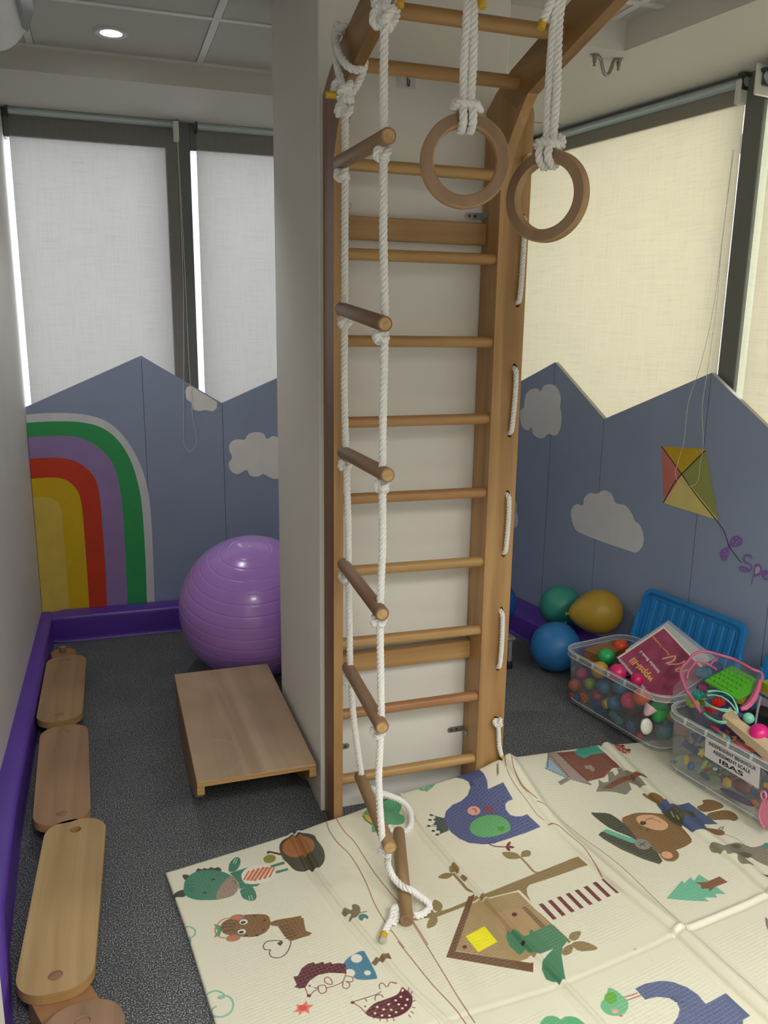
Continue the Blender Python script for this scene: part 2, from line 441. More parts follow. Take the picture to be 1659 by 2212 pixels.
# painted decoration on the boards
def flatpaint(name, wall, pts3, m, label=None):
    bm = NB(); flat(bm, pts3); return struct(name, bm, m, wall, label=label)
def pm(name, col): return mat(name, col, 0.5, var=0.07, vscale=14, spec=0.3)
r4 = lambda pts: zm(0, 700, 2.37, pts)
k = 0
for nm, col, pts in (
    ('white', '#dcdee2', [(118, 468), (200, 458), (330, 455), (440, 465), (540, 495), (620, 560), (690, 660), (740, 780), (765, 900), (780, 1100), (793, 1440)]),
    ('green', '#3aa560', [(119, 507), (220, 500), (340, 498), (430, 505), (520, 530), (600, 590), (660, 680), (700, 790), (725, 920), (742, 1150), (753, 1440)]),
    ('lilac', '#9d84ba', [(122, 585), (200, 575), (330, 572), (400, 580), (490, 620), (555, 680), (595, 760), (620, 880), (635, 1050), (648, 1300), (652, 1450)]),
    ('red', '#d04228', [(133, 692), (220, 685), (300, 685), (380, 700), (450, 745), (495, 810), (515, 920), (525, 1050), (540, 1250), (548, 1455)]),
    ('yellow', '#dcb81e', [(142, 795), (220, 787), (290, 787), (350, 805), (400, 860), (420, 940), (430, 1050), (445, 1250), (458, 1465)]),
    ('pale_yellow', '#e0c45a', [(150, 890), (200, 885), (260, 890), (300, 920), (318, 980), (325, 1080), (340, 1250), (358, 1475)])):
    off = 0.0012+0.0006*k; k += 1
    P = [on_y(p, YB-off) for p in r4(smooth2(pts, False, 4))]
    xl = -0.3445
    P[0].x = min(P[0].x, xl+0.001)
    P = [V((max(p.x, xl), p.y, p.z)) for p in P]
    z1 = P[-1]; P += [V((z1.x, z1.y, 0.04)), V((xl, z1.y, 0.04))]
    flatpaint('rainbow_band', WB, P, pm('rainbow_'+nm, col), nm.replace('_', ' ')+' band of the painted rainbow')
M_cloud = mat('cloud_paint', '#f0eeea', 0.6, var=0.06, vscale=10)
for pts in ([(1172, 640), (1182, 605), (1215, 590), (1252, 592), (1270, 565), (1310, 553), (1350, 562), (1365, 588), (1400, 573), (1440, 590), (1500, 605), (1560, 660), (1540, 760), (1480, 790), (1430, 792), (1395, 792), (1350, 768), (1320, 782), (1280, 775), (1262, 747), (1220, 768), (1185, 755), (1170, 715), (1188, 682)],):
    flatpaint('painted_cloud', WB, [on_y(p, YB-0.0015) for p in r4(smooth2(pts, True, 3))], M_cloud, 'white painted cloud beside the column')
pts = [(948, 345), (958, 322), (975, 315), (1020, 343), (1066, 371), (1111, 399), (1110, 430), (1090, 448), (1050, 440), (1020, 446), (988, 437), (980, 402), (955, 385)]
flatpaint('painted_cloud', WB, [on_y(p, YB-0.0015) for p in r4(pts)], M_cloud, 'small white painted cloud cut by the board edge')
z3 = lambda pts: zm(1080, 780, 2.865, pts)
M_cloudR = mat('cloud_paint_right', '#e2e2e4', 0.6, var=0.05, vscale=10)
for pts, lb in (([(150, 260), (165, 200), (200, 172), (235, 172), (252, 187), (270, 155), (305, 142), (345, 155), (370, 195), (378, 240), (372, 285), (382, 330), (378, 400), (360, 450), (330, 460), (300, 450), (270, 475), (235, 475), (205, 450), (195, 410), (175, 430), (140, 410), (125, 360), (125, 310), (150, 285)], 'tall painted cloud under the first peak'),
                ([(440, 960), (445, 910), (475, 885), (515, 893), (520, 850), (560, 815), (597, 823), (640, 800), (690, 820), (718, 880), (770, 890), (815, 940), (835, 990), (870, 1020), (890, 1090), (880, 1150), (845, 1183), (800, 1175), (640, 1120), (500, 1065), (460, 1030)], 'wide painted cloud above the balloons'),
                ([(50, 870), (85, 862), (104, 885), (103, 930), (113, 970), (107, 1015), (85, 1035), (40, 1030)], 'painted cloud mostly behind the climbing frame')):
    flatpaint('painted_cloud', WR, [on_rw(p, 0.0015) for p in z3(smooth2(pts, True, 3))], M_cloudR, lb)
A, B_, C_, D_, X_ = (1000, 527), (1272, 545), (1352, 985), (1012, 878), (1125, 700)
for col, pts, lb in (('#d6b030', [A, B_, X_], 'mustard yellow kite sail'), ('#d67f78', [A, X_, D_], 'red kite sail'), ('#a1a85f', [B_, C_, X_], 'olive kite sail'), ('#e4d584', [X_, C_, D_], 'pale yellow kite sail')):
    flatpaint('kite_sail', WR, [on_rw(p, 0.0015) for p in z3(pts)], pm('kite_'+col[1:], col), lb)
def pstroke(name, pts, wd, m, fn=z3, off=0.0022):
    bm = NB(); stroke_bm(bm, [on_rw(p, off) for p in fn(pts)], wd, -RN); return struct(name, bm, m, WR)
M_ink = mat('black_paint', '#2a2a30', 0.6); M_pp = mat('violet_paint', '#8a67b5', 0.6)
pstroke('kite_spar', [A, (1125, 700), (1210, 822), (1340, 985)], 0.004, M_ink)
pstroke('kite_spar', [D_, (1070, 770), (1125, 700), (1270, 555)], 0.004, M_ink)
pstroke('kite_string', [(1340, 985), (1385, 1050), (1405, 1105), (1420, 1150), (1460, 1205), (1495, 1250)], 0.003, M_ink)
for pts in ([(1420, 1147), (1430, 1100), (1458, 1080), (1490, 1092), (1500, 1120), (1470, 1148)], [(1418, 1150), (1375, 1165), (1362, 1190), (1372, 1225), (1395, 1235), (1412, 1205)]):
    flatpaint('kite_bow', WR, [on_rw(p, 0.0025) for p in z3(smooth2(pts, True, 4))], M_pp, 'spotted violet bow on the kite string')
    cx = sum(p[0] for p in pts)/6; cy = sum(p[1] for p in pts)/6
    for dx, dy in ((-18, 0), (0, -20), (16, -6), (2, 6), (-6, 22)):
        flatpaint('bow_spot', WR, [on_rw(p, 0.003) for p in z3(circ(cx+dx, cy+dy, 2.6, n=8))], M_cloudR)
for pts, wd in (([(1560, 1222), (1548, 1205), (1525, 1200), (1508, 1218), (1512, 1240), (1545, 1255), (1560, 1275), (1545, 1298), (1505, 1298), (1482, 1288), (1490, 1272), (1515, 1278), (1540, 1292)], 0.007),
                ([(1583, 1258), (1572, 1310), (1555, 1386)], 0.004), ([(1578, 1268), (1605, 1262), (1618, 1290), (1603, 1320), (1574, 1325)], 0.009),
                ([(1634, 1322), (1656, 1316), (1654, 1300), (1638, 1298), (1628, 1318), (1636, 1345), (1668, 1352)], 0.008)):
    pstroke('painted_letter', pts, wd, M_pp)
flatpaint('letter_fill', WR, [on_rw(p, 0.002) for p in z3([(1582, 1270), (1602, 1268), (1612, 1290), (1600, 1313), (1577, 1318)])], mat('lilac_fill', '#b9b4c6', 0.6))

# ------------------------------------------------------------------ windows
def frame_obj(name, boxes, m, frame=None, parent=None):
    bm = NB()
    for a, b in boxes: box(bm, a, b, bev=0.002, frame=frame)
    return struct(name, bm, m, parent)
w1 = frame_obj('window_1', [((0.325, 4.1175, 1.0), (0.438, 4.25, 2.395))], M_frame)
frame_obj('window_frame', [((-0.343, 4.1175, 2.258), (0.325, 4.2, 2.395)), ((0.438, 4.1175, 2.258), (1.18, 4.2, 2.395)), ((-0.343, 4.15, 1.0), (1.18, 4.2, 1.03))], M_frame, parent=w1)
for a, b in ((-0.343, 0.325), (0.438, 1.18)): frame_obj('pane', [((a, 4.21, 1.0), (b, 4.214, 2.3))], M_glass, parent=w1)
w2 = frame_obj('window_2', [((0.797, -0.16, 1.0), (0.876, -0.0375, 2.39)), ((-0.95, -0.16, 1.0), (-0.66, -0.055, 2.39)), ((2.36, -0.16, 1.0), (2.44, -0.055, 2.39)), ((3.9, -0.16, 1.0), (3.98, -0.055, 2.39)), ((5.4, -0.16, 1.0), (6.3, -0.055, 2.39))], M_frameR, FR)
frame_obj('window_frame', [((-0.66, -0.12, 2.272), (0.797, -0.0375, 2.39)), ((0.876, -0.12, 2.272), (2.36, -0.0375, 2.39)), ((2.44, -0.12, 2.272), (3.9, -0.0375, 2.39)), ((3.98, -0.12, 2.272), (5.4, -0.0375, 2.39))], M_frameR, FR, w2)
for a, b in ((-0.66, 0.818), (0.884, 2.36), (2.44, 3.9), (3.98, 5.4)): frame_obj('pane', [((a, -0.13, 1.0), (b, -0.126, 2.3))], M_glass, FR, w2)
# translucent white rod standing in for the bright daylight gap beside the right-hand mullion
bm = NB(); rod(bm, rwp(0.899, -0.058, 1.0), rwp(0.899, -0.058, 2.268), 0.0195, 20)
tag(obj('daylight_gap_rod', bm, fabric('translucent_gap_rod', '#eef0e6', 0.6), smooth=True), 'tall white translucent rod standing in for the daylight gap beside the grey mullion of the right window', 'daylight gap')

def blind(label, FRM, a, b, y, tubey, top, mfab, chain=None, tuber=0.017, bottom=0.98, brk=(True, True), org=None):
    t = thing('roller_blind', label, 'blind', FRM[0]+FRM[1]*((a+b)/2)+FRM[2]*y+V((0, 0, top)), 'roller blinds at the windows')
    bm = NB(); box(bm, (a, y-0.0006, bottom), (b, y+0.0006, top), frame=FRM); obj('fabric', bm, mfab, t)
    bm = NB(); g = lambda x, yy, z: FRM[0]+FRM[1]*x+FRM[2]*yy+V((0, 0, z))
    rod(bm, g(a-0.005, tubey, top), g(b+0.005, tubey, top), tuber, 20); obj('roller', bm, M_alu, t, smooth=True)
    bm = NB(); box(bm, (a, y-0.006, bottom), (b, y+0.006, bottom+0.02), bev=0.003, frame=FRM); obj('bottom_bar', bm, M_whitepl, t)
    for x, f in ((a, brk[0]), (b, brk[1])):
        if not f: continue
        bm = NB(); box(bm, (x-0.004, tubey-0.022, top-0.03), (x+0.004, tubey+0.024, top+0.024), bev=0.002, frame=FRM)
        box(bm, (x-0.014, tubey-0.022, top+0.014), (x+0.014, tubey+0.03, top+0.024), bev=0.002, frame=FRM); obj('bracket', bm, M_dark, t)
    if chain:
        bm = NB()
        for p in cr(chain, 0.008):
            bmesh.ops.create_icosphere(bm, subdivisions=1, radius=0.0021, matrix=Matrix.Translation(p))
        o = obj('bead_chain', bm, M_whitepl, t, smooth=True); o['kind'] = 'stuff'
        bm = NB(); tube(bm, cr(chain, 0.02), 0.0008, 4); obj('chain_cord', bm, M_whitepl, t)
    return t
FB = (V((0, YB, 0)), V((1, 0, 0)), V((0, -1, 0)), V((0, 0, 1)))
chL = [on_y(p, 4.045) for p in ((383, 300), (392, 500), (396, 640), (397, 760), (396, 860), (397, 950), (402, 968), (411, 975), (421, 966), (424, 945), (416, 900), (413, 850), (408, 780), (402, 640), (395, 500), (384, 300))]
blind('pale grey blind between the white left wall and the first mullion', FB, -0.322, 0.378, -0.045, -0.03, 2.362, M_fabL, chL)
blind('pale grey blind half hidden by the white column', FB, 0.466, 1.14, -0.045, -0.03, 2.362, M_fabL, None)
cR = [on_rw(p, 0.02) for p in ((1583, 325), (1572, 420), (1560, 520), (1545, 640), (1530, 720), (1510, 800), (1487, 870), (1478, 950), (1464, 1000), (1459, 1025), (1467, 1043), (1482, 1051), (1498, 1049), (1509, 1035), (1512, 1005), (1519, 960), (1517, 880), (1526, 815), (1537, 740), (1550, 640), (1560, 520), (1573, 420), (1585, 325))]
blind('wide cream blind with a long bead chain, right of the climbing frame', FR, -0.655, 0.797, -0.035, -0.03, 2.345, M_fabR, cR)
blind('cream blind at the right edge of the picture', FR, 0.935, 2.34, -0.02, 0.03, 2.32, M_fabR, None, tuber=0.024)
for a, b in ((2.45, 3.88), (3.99, 5.38)):
    blind('cream blind beyond the right edge of the picture', FR, a, b, -0.035, -0.03, 2.345, M_fabR, None)
bm = NB(); box(bm, (0.775, -0.05, 2.27), (0.80, 0.0, 2.352), bev=0.005, frame=FR)
obj('chain_housing', bm, M_whitepl, bpy.data.objects['roller_blind.002'])
bm = NB(); box(bm, (0.36, 0.0, 2.28), (0.384, 0.03, 2.365), bev=0.004, frame=FB)
obj('chain_housing', bm, M_whitepl, bpy.data.objects['roller_blind'])
bm = NB(); box(bm, (0.918, -0.02, 2.262), (0.928, 0.075, 2.36), bev=0.003, frame=FR)
obj('end_plate', bm, M_whitepl, bpy.data.objects['roller_blind.003'])

# ------------------------------------------------------------------ column, ceiling
bm = NB(); box(bm, (0.568, 2.243, 0), (1.107, 2.84, 2.6), bev=0.003); struct('column', bm, M_wall)['kind'] = 'structure'
bm = NB()
box(bm, (-0.6, 3.514, ZS), (2.4, 4.6, 2.62)); box(bm, (1.1, 2.55, ZS), (2.6, 3.52, 2.62))
s0 = 1.675
prism(bm, [[(1.675, 2.55), (1.675+0.165*5.65, -3.1), (3.6, -3.1), (2.6, 2.55)]], (0, 0, ZS), (1, 0, 0), (0, 1, 0), (0, 0, 1), 0.24)
struct('soffit', bm, M_ceil)['kind'] = 'structure'
bm = NB(); box(bm, (-0.6, -3.2, 2.49), (3.6, 4.6, 2.64)); CE = struct('ceiling', bm, M_dark)
xs = [-0.78+0.6*i for i in range(8)]; ys = [-3.0+0.6*i for i in range(12)]
LT = {(1, 4), (4, 4), (2, 2), (3, 3), (4, 1)}
tile_me = None
for i, x in enumerate(xs[:-1]):
    for j, y in enumerate(ys[:-1]):
        if (i, j) in LT: continue
        if tile_me is None:
            bm = NB(); box(bm, (0.012, 0.012, ZC+0.002), (0.588, 0.588, ZC+0.016), bev=0.004)
            o = struct('ceiling_tile', bm, M_tile, CE); tile_me = o.data; o.location = (x, y, 0)
        else:
            o = bpy.data.objects.new('ceiling_tile', tile_me); COL.objects.link(o); o.parent = CE; o.location = (x, y, 0)
for x in xs:
    bm = NB(); box(bm, (x-0.012, -3.1, ZC-0.001), (x+0.012, 3.6, ZC+0.02)); struct('grid_bar', bm, M_bar, CE)
for y in ys:
    bm = NB(); box(bm, (-0.6, y-0.012, ZC-0.002), (3.5, y+0.012, ZC+0.02)); struct('grid_bar', bm, M_bar, CE)
bm = NB(); box(bm, (-0.6, 3.5, ZC-0.006), (2.4, 3.516, ZC+0.02)); struct('edge_trim', bm, M_bar, CE)
M_panel = emis('fill_diffuser', '#fff6e8', 4.0)  # glowing face of the added fill panels
for n, (i, j) in enumerate(sorted(LT)):  # unseen panels added behind the camera to brighten the room
    x, y = xs[i]+0.3, ys[j]+0.3
    t = thing('fill_light_panel', 'added fill light panel in the ceiling behind the camera, unseen', 'light', (x, y, ZC), 'added fill light panels')
    bm = NB(); box(bm, (x-0.285, y-0.285, ZC+0.004), (x+0.285, y+0.285, ZC+0.02)); obj('diffuser', bm, M_panel, t)
    bm = NB()
    for a, b in (((-0.29, -0.29), (0.29, -0.27)), ((-0.29, 0.27), (0.29, 0.29)), ((-0.29, -0.27), (-0.27, 0.27)), ((0.27, -0.27), (0.29, 0.27))):
        box(bm, (x+a[0], y+a[1], ZC-0.004), (x+b[0], y+b[1], ZC+0.02))
    obj('frame', bm, M_bar, t)
    area('led_added_fill', (x, y, ZC-0.012), (x, y, 0), 0.54, 0.54, 22, (1.0, 0.985, 0.945))
# recessed downlight in the tile left of the column
dl = V((0.095, 3.26, ZC))
t = thing('downlight', 'round recessed downlight, lit, in the ceiling tile left of the column', 'light', dl)
bm = NB(); lathe(bm, [(0.036, 0.002), (0.037, -0.004), (0.052, -0.006), (0.058, 0.0), (0.058, 0.004)], dl, 40); obj('trim_ring', bm, mat('downlight_ring', '#c9c9c7', 0.35), t, smooth=True)
bm = NB(); lathe(bm, [(0.0, -0.004), (0.022, -0.0035), (0.03, 0.0005), (0.036, 0.001)], dl, 40); obj('lamp', bm, emis('downlight_glow', '#ffffff', 12), t, smooth=True)
L = bpy.data.lights.new('downlight_beam', 'SPOT'); L.energy = 20; L.spot_size = R(110); L.spot_blend = 0.8; L.shadow_soft_size = 0.03
o = bpy.data.objects.new('downlight_beam', L); COL.objects.link(o); o.location = dl - V((0, 0, 0.02))
# wall-mounted air conditioner, its far end in the top left corner
t = thing('air_conditioner', 'white wall-mounted air conditioner, rounded end with a grey flap, high on the left wall', 'air conditioner', (-0.36, 2.4, 2.3))
PR = [(-0.368, 2.442), (-0.20, 2.445), (-0.15, 2.43), (-0.13, 2.40), (-0.132, 2.345), (-0.152, 2.29), (-0.19, 2.245), (-0.25, 2.225), (-0.368, 2.22)]
bm = NB(); prism(bm, [smooth2(PR, True, 3)], (0, 1.7, 0), (1, 0, 0), (0, 0, 1), (0, 1, 0), 1.06); bmesh.ops.bevel(bm, geom=[e for e in bm.edges if abs(e.verts[0].co.y-e.verts[1].co.y) < 1e-5 and e.verts[0].co.y > 2.6 and abs(e.calc_length()) < 0.08], offset=0.012, segments=2, affect='EDGES') if 0 else None
obj('casing', bm, mat('ac_white', '#cfcfca', 0.35), t, smooth=True)
bm = NB(); prism(bm, [[(-0.128, 2.40), (-0.119, 2.395), (-0.122, 2.335), (-0.142, 2.276), (-0.155, 2.285), (-0.135, 2.34)]], (0, 1.72, 0), (1, 0, 0), (0, 0, 1), (0, 1, 0), 1.0); obj('flap', bm, mat('ac_flap', '#8f9a9f', 0.35), t)
bm = NB(); rod(bm, (-0.119, 1.75, 2.41), (-0.119, 2.70, 2.41), 0.004, 10); obj('trim_strip', bm, M_alu, t, smooth=True)
# U-shaped ceiling hook right of the frame, adhesive hook and metal bracket on the column
c0, c1 = on_z((1285, 118), ZS), on_z((1337, 127), ZS)
t = thing('ceiling_hook', 'galvanised U-shaped ceiling hook bolted with two nuts to the white soffit', 'hook', (c0+c1)/2)
d = (c1-c0)
bm = NB(); P = [c0-V((0, 0, .004)), c0+d*0.22-V((0, 0, .008)), c0+d*0.32-V((0, 0, .03)), c0+d*0.42-V((0, 0, .05)), c0+d*0.52-V((0, 0, .055)), c0+d*0.62-V((0, 0, .05)), c0+d*0.72-V((0, 0, .03)), c0+d*0.8-V((0, 0, .008)), c1-V((0, 0, .004))]
tube(bm, cr(P, 0.004), 0.006, 10); obj('hook_bar', bm, M_steel, t, smooth=True)
for c in (c0, c1):
    bm = NB(); lathe(bm, [(0, -0.003), (0.016, -0.003), (0.016, 0)], c, 16); lathe(bm, [(0, -0.022), (0.008, -0.022), (0.008, -0.008), (0.011, -0.008), (0.011, -0.002)], c, 6); lathe(bm, [(0, -0.036), (0.0045, -0.036), (0.0045, -0.02)], c, 10)
    obj('bolt', bm, M_steel, t)
hc = on_y((880, 176), 2.243)
t = thing('adhesive_hook', 'clear square adhesive hook stuck to the column between the top rungs', 'hook', hc)
bm = NB(); box(bm, hc+V((-0.030, -0.002, -0.017)), hc+V((0.022, 0, 0.017)), bev=0.001); obj('pad', bm, mat('clear_adhesive_pad', '#c9c7c1', 0.15), t)
bm = NB(); tube(bm, cr([hc+V((0, -0.003, 0.008)), hc+V((0.0, -0.004, -0.008)), hc+V((0.0, -0.012, -0.014)), hc+V((0.0, -0.018, -0.008)), hc+V((0, -0.018, 0.0))], 0.003), 0.0018, 8); obj('wire', bm, M_dark, t, smooth=True)
bm = NB(); box(bm, (1.107, 2.25, 2.11), (1.13, 2.29, 2.15), bev=0.002); tag(obj('metal_bracket', bm, M_steel), 'small grey metal angle bracket at the top of the column edge', 'bracket')

# ------------------------------------------------------------------ purple padded bolsters
def pad(label, P, wd, h, side, name='floor_bolster'):
    """soft bar: cross-section w x h rounded, running along P on the floor; side = unit vector from the front edge to the wall"""
    t = thing(name, label, 'bolster', P[0], 'purple floor bolsters along the walls')
    bm = NB(); sec = smooth2([(0.004, 0.002), (0.0, 0.012), (-0.001, h*.5), (0.0, h-0.014), (0.004, h-0.004), (0.014, h), (wd*0.5, h+0.002), (wd-0.014, h), (wd-0.004, h-0.004), (wd, h-0.014), (wd, 0.012), (wd-0.004, 0.002)], True, 3)
    pts = []
    for a, b in zip(P, P[1:]):
        n = max(2, int((V(b)-V(a)).length/0.05))
        for k in range(n): pts.append(V(a).lerp(V(b), k/n))
    pts.append(V(P[-1])); rings = []
    n = len(pts)
    for i, p in enumerate(pts):
        sc = 0.90 if i in (0, n-1) else 1.0
        d = (pts[min(i+1, n-1)]-pts[max(i-1, 0)]).normalized()
        rings.append([bm.verts.new(p + V(side)*(wd/2+(x-wd/2)*sc) + V((0, 0, max(0.001, h/2+(z-h/2)*sc + 0.0015*noise.noise(V((i*0.4, x*30, z*30))))))) for x, z in sec])
    m = len(sec)
    for a, b in zip(rings, rings[1:]):
        for k in range(m): bm.faces.new((a[k], a[(k+1) % m], b[(k+1) % m], b[k]))
    bm.faces.new(rings[0]); bm.faces.new(rings[-1][::-1])
    obj('cover', bm, M_purple, t, smooth=True)
    for i in (1, n-2):
        bm = NB(); q = [v for v in rings[i]] if False else None
        a = pts[i]; loop = [a + V(side)*(wd/2+(x-wd/2)*1.012) + V((0, 0, max(0.002, h/2+(z-h/2)*1.012))) for x, z in sec]
        tube(bm, loop+[loop[0]], 0.0016, 6, cap=False); obj('seam', bm, M_purple, t, smooth=True)
    return t
pad('purple padded bolster along the foot of the back wall beneath the rainbow', [(-0.30, 3.95, 0), (1.15, 3.94, 0)], 0.118, 0.128, (0, 1, 0))
pad('long purple padded bolster along the left wall beside the balance boards', [(-0.295, 4.06, 0), (-0.31, 3.1, 0), (-0.312, 2.36, 0), (-0.30, 1.9, 0), (-0.272, 1.67, 0), (-0.268, 1.35, 0)], 0.085, 0.13, (-1, 0, 0))
p0 = V((1.83, 3.60, 0)); 
pad('short purple padded bolster behind the balloons on the right wall', [rwp(-0.55, 0.172, 0), rwp(0.15, 0.172, 0), rwp(1.9, 0.172, 0)], 0.168, 0.11, RN)
# ================================================================== the climbing frame
XL0, XL1, XR0, XR1, XB = 0.579, 0.606, 1.044, 1.072, 1.138
YF, YK = 2.13, 2.238
CF = thing('climbing_frame', 'tall varnished wooden wall bars with overhead rails, fixed to the white column', 'climbing frame', (0.85, 2.2, 0))
PP = [(YF, 0.0), (YF, 1.90), (2.096, 1.963), (2.03, 2.035), (1.999, 2.063), (1.985, 2.10), (2.03, 2.150), (2.10, 2.139), (2.18, 2.105), (YK, 2.07), (YK, 0.0)]
for x0, x1, m, lb in ((XL0, XL1, M_post, 'left upright with a reddish worn outer side'), (XR0, XR1, M_post, None)):
    bm = NB(); prism(bm, [PP], (x0, 0, 0), (0, 1, 0), (0, 0, 1), (1, 0, 0), x1-x0)
    if lb:
        for f in bm.faces:
            if f.calc_center_median().x < x0+0.001: f.material_index = 1
    obj('post', bm, [M_post, M_posto], CF, label=lb)
RP = [(2.005, 2.0615), (1.62, 2.158), (1.15, 2.276), (1.14, 2.36), (1.62, 2.259), (2.05, 2.151), (2.10, 2.1395), (2.14, 2.09), (2.06, 2.04)]
for x0, x1 in ((XL0-0.0006, XL1+0.0006), (XR0-0.0006, XR1+0.0006)):
    bm = NB(); prism(bm, [RP], (x0, 0, 0), (0, 1, 0), (0, 0, 1), (1, 0, 0), x1-x0); obj('overhead_rail', bm, M_rail, CF)
# board with the laced rope
holes_z = [1.559, 1.381, 1.191, 1.012, 0.829, 0.649, 0.461]
hx = {1.559: 1.115, 1.381: 1.115, 1.191: 1.110, 1.012: 1.112, 0.829: 1.109, 0.649: 1.109, 0.461: 1.108}
extra = [(1.118, 1.93), (1.118, 1.79), (1.108, 0.288)]
loops = [[(1.0725, 0.0), (XB, 0.0), (XB, 2.055), (1.13, 2.075), (1.0725, 2.075)]]
for z in holes_z: loops.append(circ(hx[z], z, 0.0078, 0.0115, 14))
for x, z in extra: loops.append(circ(x, z, 0.0075, 0.0085, 12))
bm = NB(); prism(bm, loops, (0, 2.137, 0), (1, 0, 0), (0, 0, 1), (0, 1, 0), 0.03)
obj('rope_board', bm, M_post, CF)
bm = NB(); box(bm, (1.0725, 2.2, 0.001), (XB-0.001, 2.237, 2.05), bev=0.002); obj('spacer_board', bm, M_dark if 0 else M_post, CF)
for n, (zl, zr) in enumerate([(1.893, 1.893), (1.674, 1.675), (1.452, 1.451), (1.234, 1.235), (1.021, 1.018), (0.811, 0.806), (0.595, 0.589), (0.370, 0.370), (0.157, 0.156)]):
    bm = NB(); rod(bm, (XL1-0.008, YF+0.022, zl), (XR0+0.008, YF+0.022, zr), 0.0155, 24); obj('rung', bm, M_rung2 if n in (3, 4, 7) else M_rung, CF, smooth=True)
for y in (2.059, 1.848, 1.637, 1.426, 1.215):
    z = 2.099+(2.059-y)*0.247+0.002
    bm = NB(); rod(bm, (XL1-0.008, y, z), (XR0+0.008, y, z), 0.0165, 24); obj('rung', bm, M_rung, CF, smooth=True)
for za, zb in ((1.717, 1.776), (0.475, 0.533)):
    bm = NB(); box(bm, (XL1, 2.205, za), (XR0, 2.232, zb), bev=0.002); obj('cross_rail', bm, M_rung, CF)
for x, z, s in ((XL1, 1.806, 1), (XR0, 1.797, -1), (XL1, 0.214, 1), (XR0, 0.214, -1)):
    b = bpy.data.objects.new('mounting_bracket', None); 
    bm = NB(); prism(bm, [stadium(0.029, 0.009, 0.0085, 4)], (x+s*0.024, 2.2425, z), (1, 0, 0), (0, 0, 1), (0, -1, 0), 0.0025)
    box(bm, (min(x, x+s*0.0025), 2.20, z-0.009), (max(x, x+s*0.0025), 2.2425, z+0.009)); br = obj('mounting_bracket', bm, M_steel, CF, label='small steel angle bracket')
    bpy.data.objects.remove(b)
    for dx in (0.022, 0.040):
        bm = NB(); lathe(bm, [(0, 0.003), (0.0032, 0.0028), (0.0045, 0.0)], (0, 0, 0), 10); place_bm(bm, V((x+s*dx, 2.240, z)), V((1, 0, 0)), V((0, 0, 1)), V((0, -1, 0))); obj('screw', bm, M_dark, br)

# ------------------------------------------------------------------ laced rope on the board
t = thing('laced_rope', 'thin white rope laced through the holes of the right-hand board', 'rope', (1.11, 2.13, 1.0))
def lace(pts, name='rope'):
    bm = NB(); twist(bm, pts, 0.0074, 0.028, 0.003, 6); return obj(name, bm, M_rope, t, smooth=True)
yf = 2.1275
for a, b in ((1.79, 1.559), (1.381, 1.191), (1.012, 0.829), (0.649, 0.461)):
    xa = 1.118 if a == 1.79 else hx[a]; xb = hx[b]
    lace([(xa, yf+0.03, a-0.002), (xa, yf+0.008, a-0.004), (xa+0.001, yf-0.001, a-0.02), ((xa+xb)/2+0.003, yf-0.001, (a+b)/2), (xb+0.001, yf-0.001, b+0.02), (xb, yf+0.008, b+0.004), (xb, yf+0.03, b+0.002)])
for a, b in ((1.559, 1.381), (1.191, 1.012), (0.829, 0.649), (0.461, 0.288)):
    xb = hx.get(b, 1.108); lace([(hx[a], 2.165, a), (hx[a], 2.176, a-0.02), (xb, 2.176, b+0.02), (xb, 2.165, b)])
bm = NB(); knot(bm, (1.120, 2.119, 1.933), 0.0062, 0.9, (0, 1, 0)); obj('knot', bm, M_rope, t, smooth=True)
bm = NB(); rod(bm, (1.112, 2.108, 1.932), (1.098, 2.098, 1.930), 0.0065, 10, 0.002); obj('taped_end', bm, M_yell, t, smooth=True)
bm = NB(); knot(bm, (1.108, 2.118, 0.285), 0.0064, 1.05, (0, 1, 0.3), 0.6); obj('knot', bm, M_rope, t, smooth=True)
lace([(1.109, 2.118, 0.272), (1.114, 2.122, 0.24), (1.118, 2.122, 0.20), (1.126, 2.120, 0.168)])
bm = NB(); rod(bm, (1.126, 2.120, 0.170), (1.130, 2.119, 0.160), 0.0068, 10, 0.002); obj('taped_end', bm, M_yell, t, smooth=True)

# ------------------------------------------------------------------ rope ladder
yA, yB2 = 2.02, 1.71
AP = [on_y(p, yA) for p in ((742, 245), (741, 370), (742, 520), (742, 690), (744, 850), (748, 1000), (752, 1130), (753, 1240), (755, 1350), (757, 1460), (766, 1570), (781, 1678))]
BP = [on_y(p, yB2) for p in ((830, 55), (829, 180), (829, 310), (828, 500), (831, 700), (828, 850), (826, 1010), (826, 1180), (821, 1310), (822, 1450), (823, 1560), (818, 1690), (825, 1810))]
for p in AP: p.x = max(p.x, 0.577) if p.z > 0.5 else p.x
RL = thing('rope_ladder', 'white rope ladder with round wooden rungs hanging from the left overhead rail', 'rope ladder', (0.59, 1.86, 1.2))
rr = 0.0088
def rp(pts, name='rope', r=rr, ds=0.0035, ph=0.0):
    bm = NB(); twist(bm, pts, r, 0.036, ds, 7, ph); return obj(name, bm, M_rope, RL, smooth=True)
rp(AP + [on_y((785, 1690), yA)-V((0, 0, 0.01))]); rp(BP + [BP[-1]-V((0, 0.0, 0.012))])
M_lr = wood('worn_brown_dowel', '#957559', '#735843', 'y', rough=0.5, scale=0.8, coat=0.05)
M_lr2 = wood('pale_brown_dowel', '#a58862', '#846747', 'y', rough=0.5, scale=0.8, coat=0.05)
M_end = mat('dowel_end_grain', '#bb9763', 0.7, var=0.25, vscale=60)
ladder_px = [((733, 352), (840, 293)), ((737, 667), (832, 700)), ((741, 976), (838, 1027)), ((741, 1217), (826, 1327)), ((751, 1440), (826, 1572)), ((777, 1675), (843, 1832))]
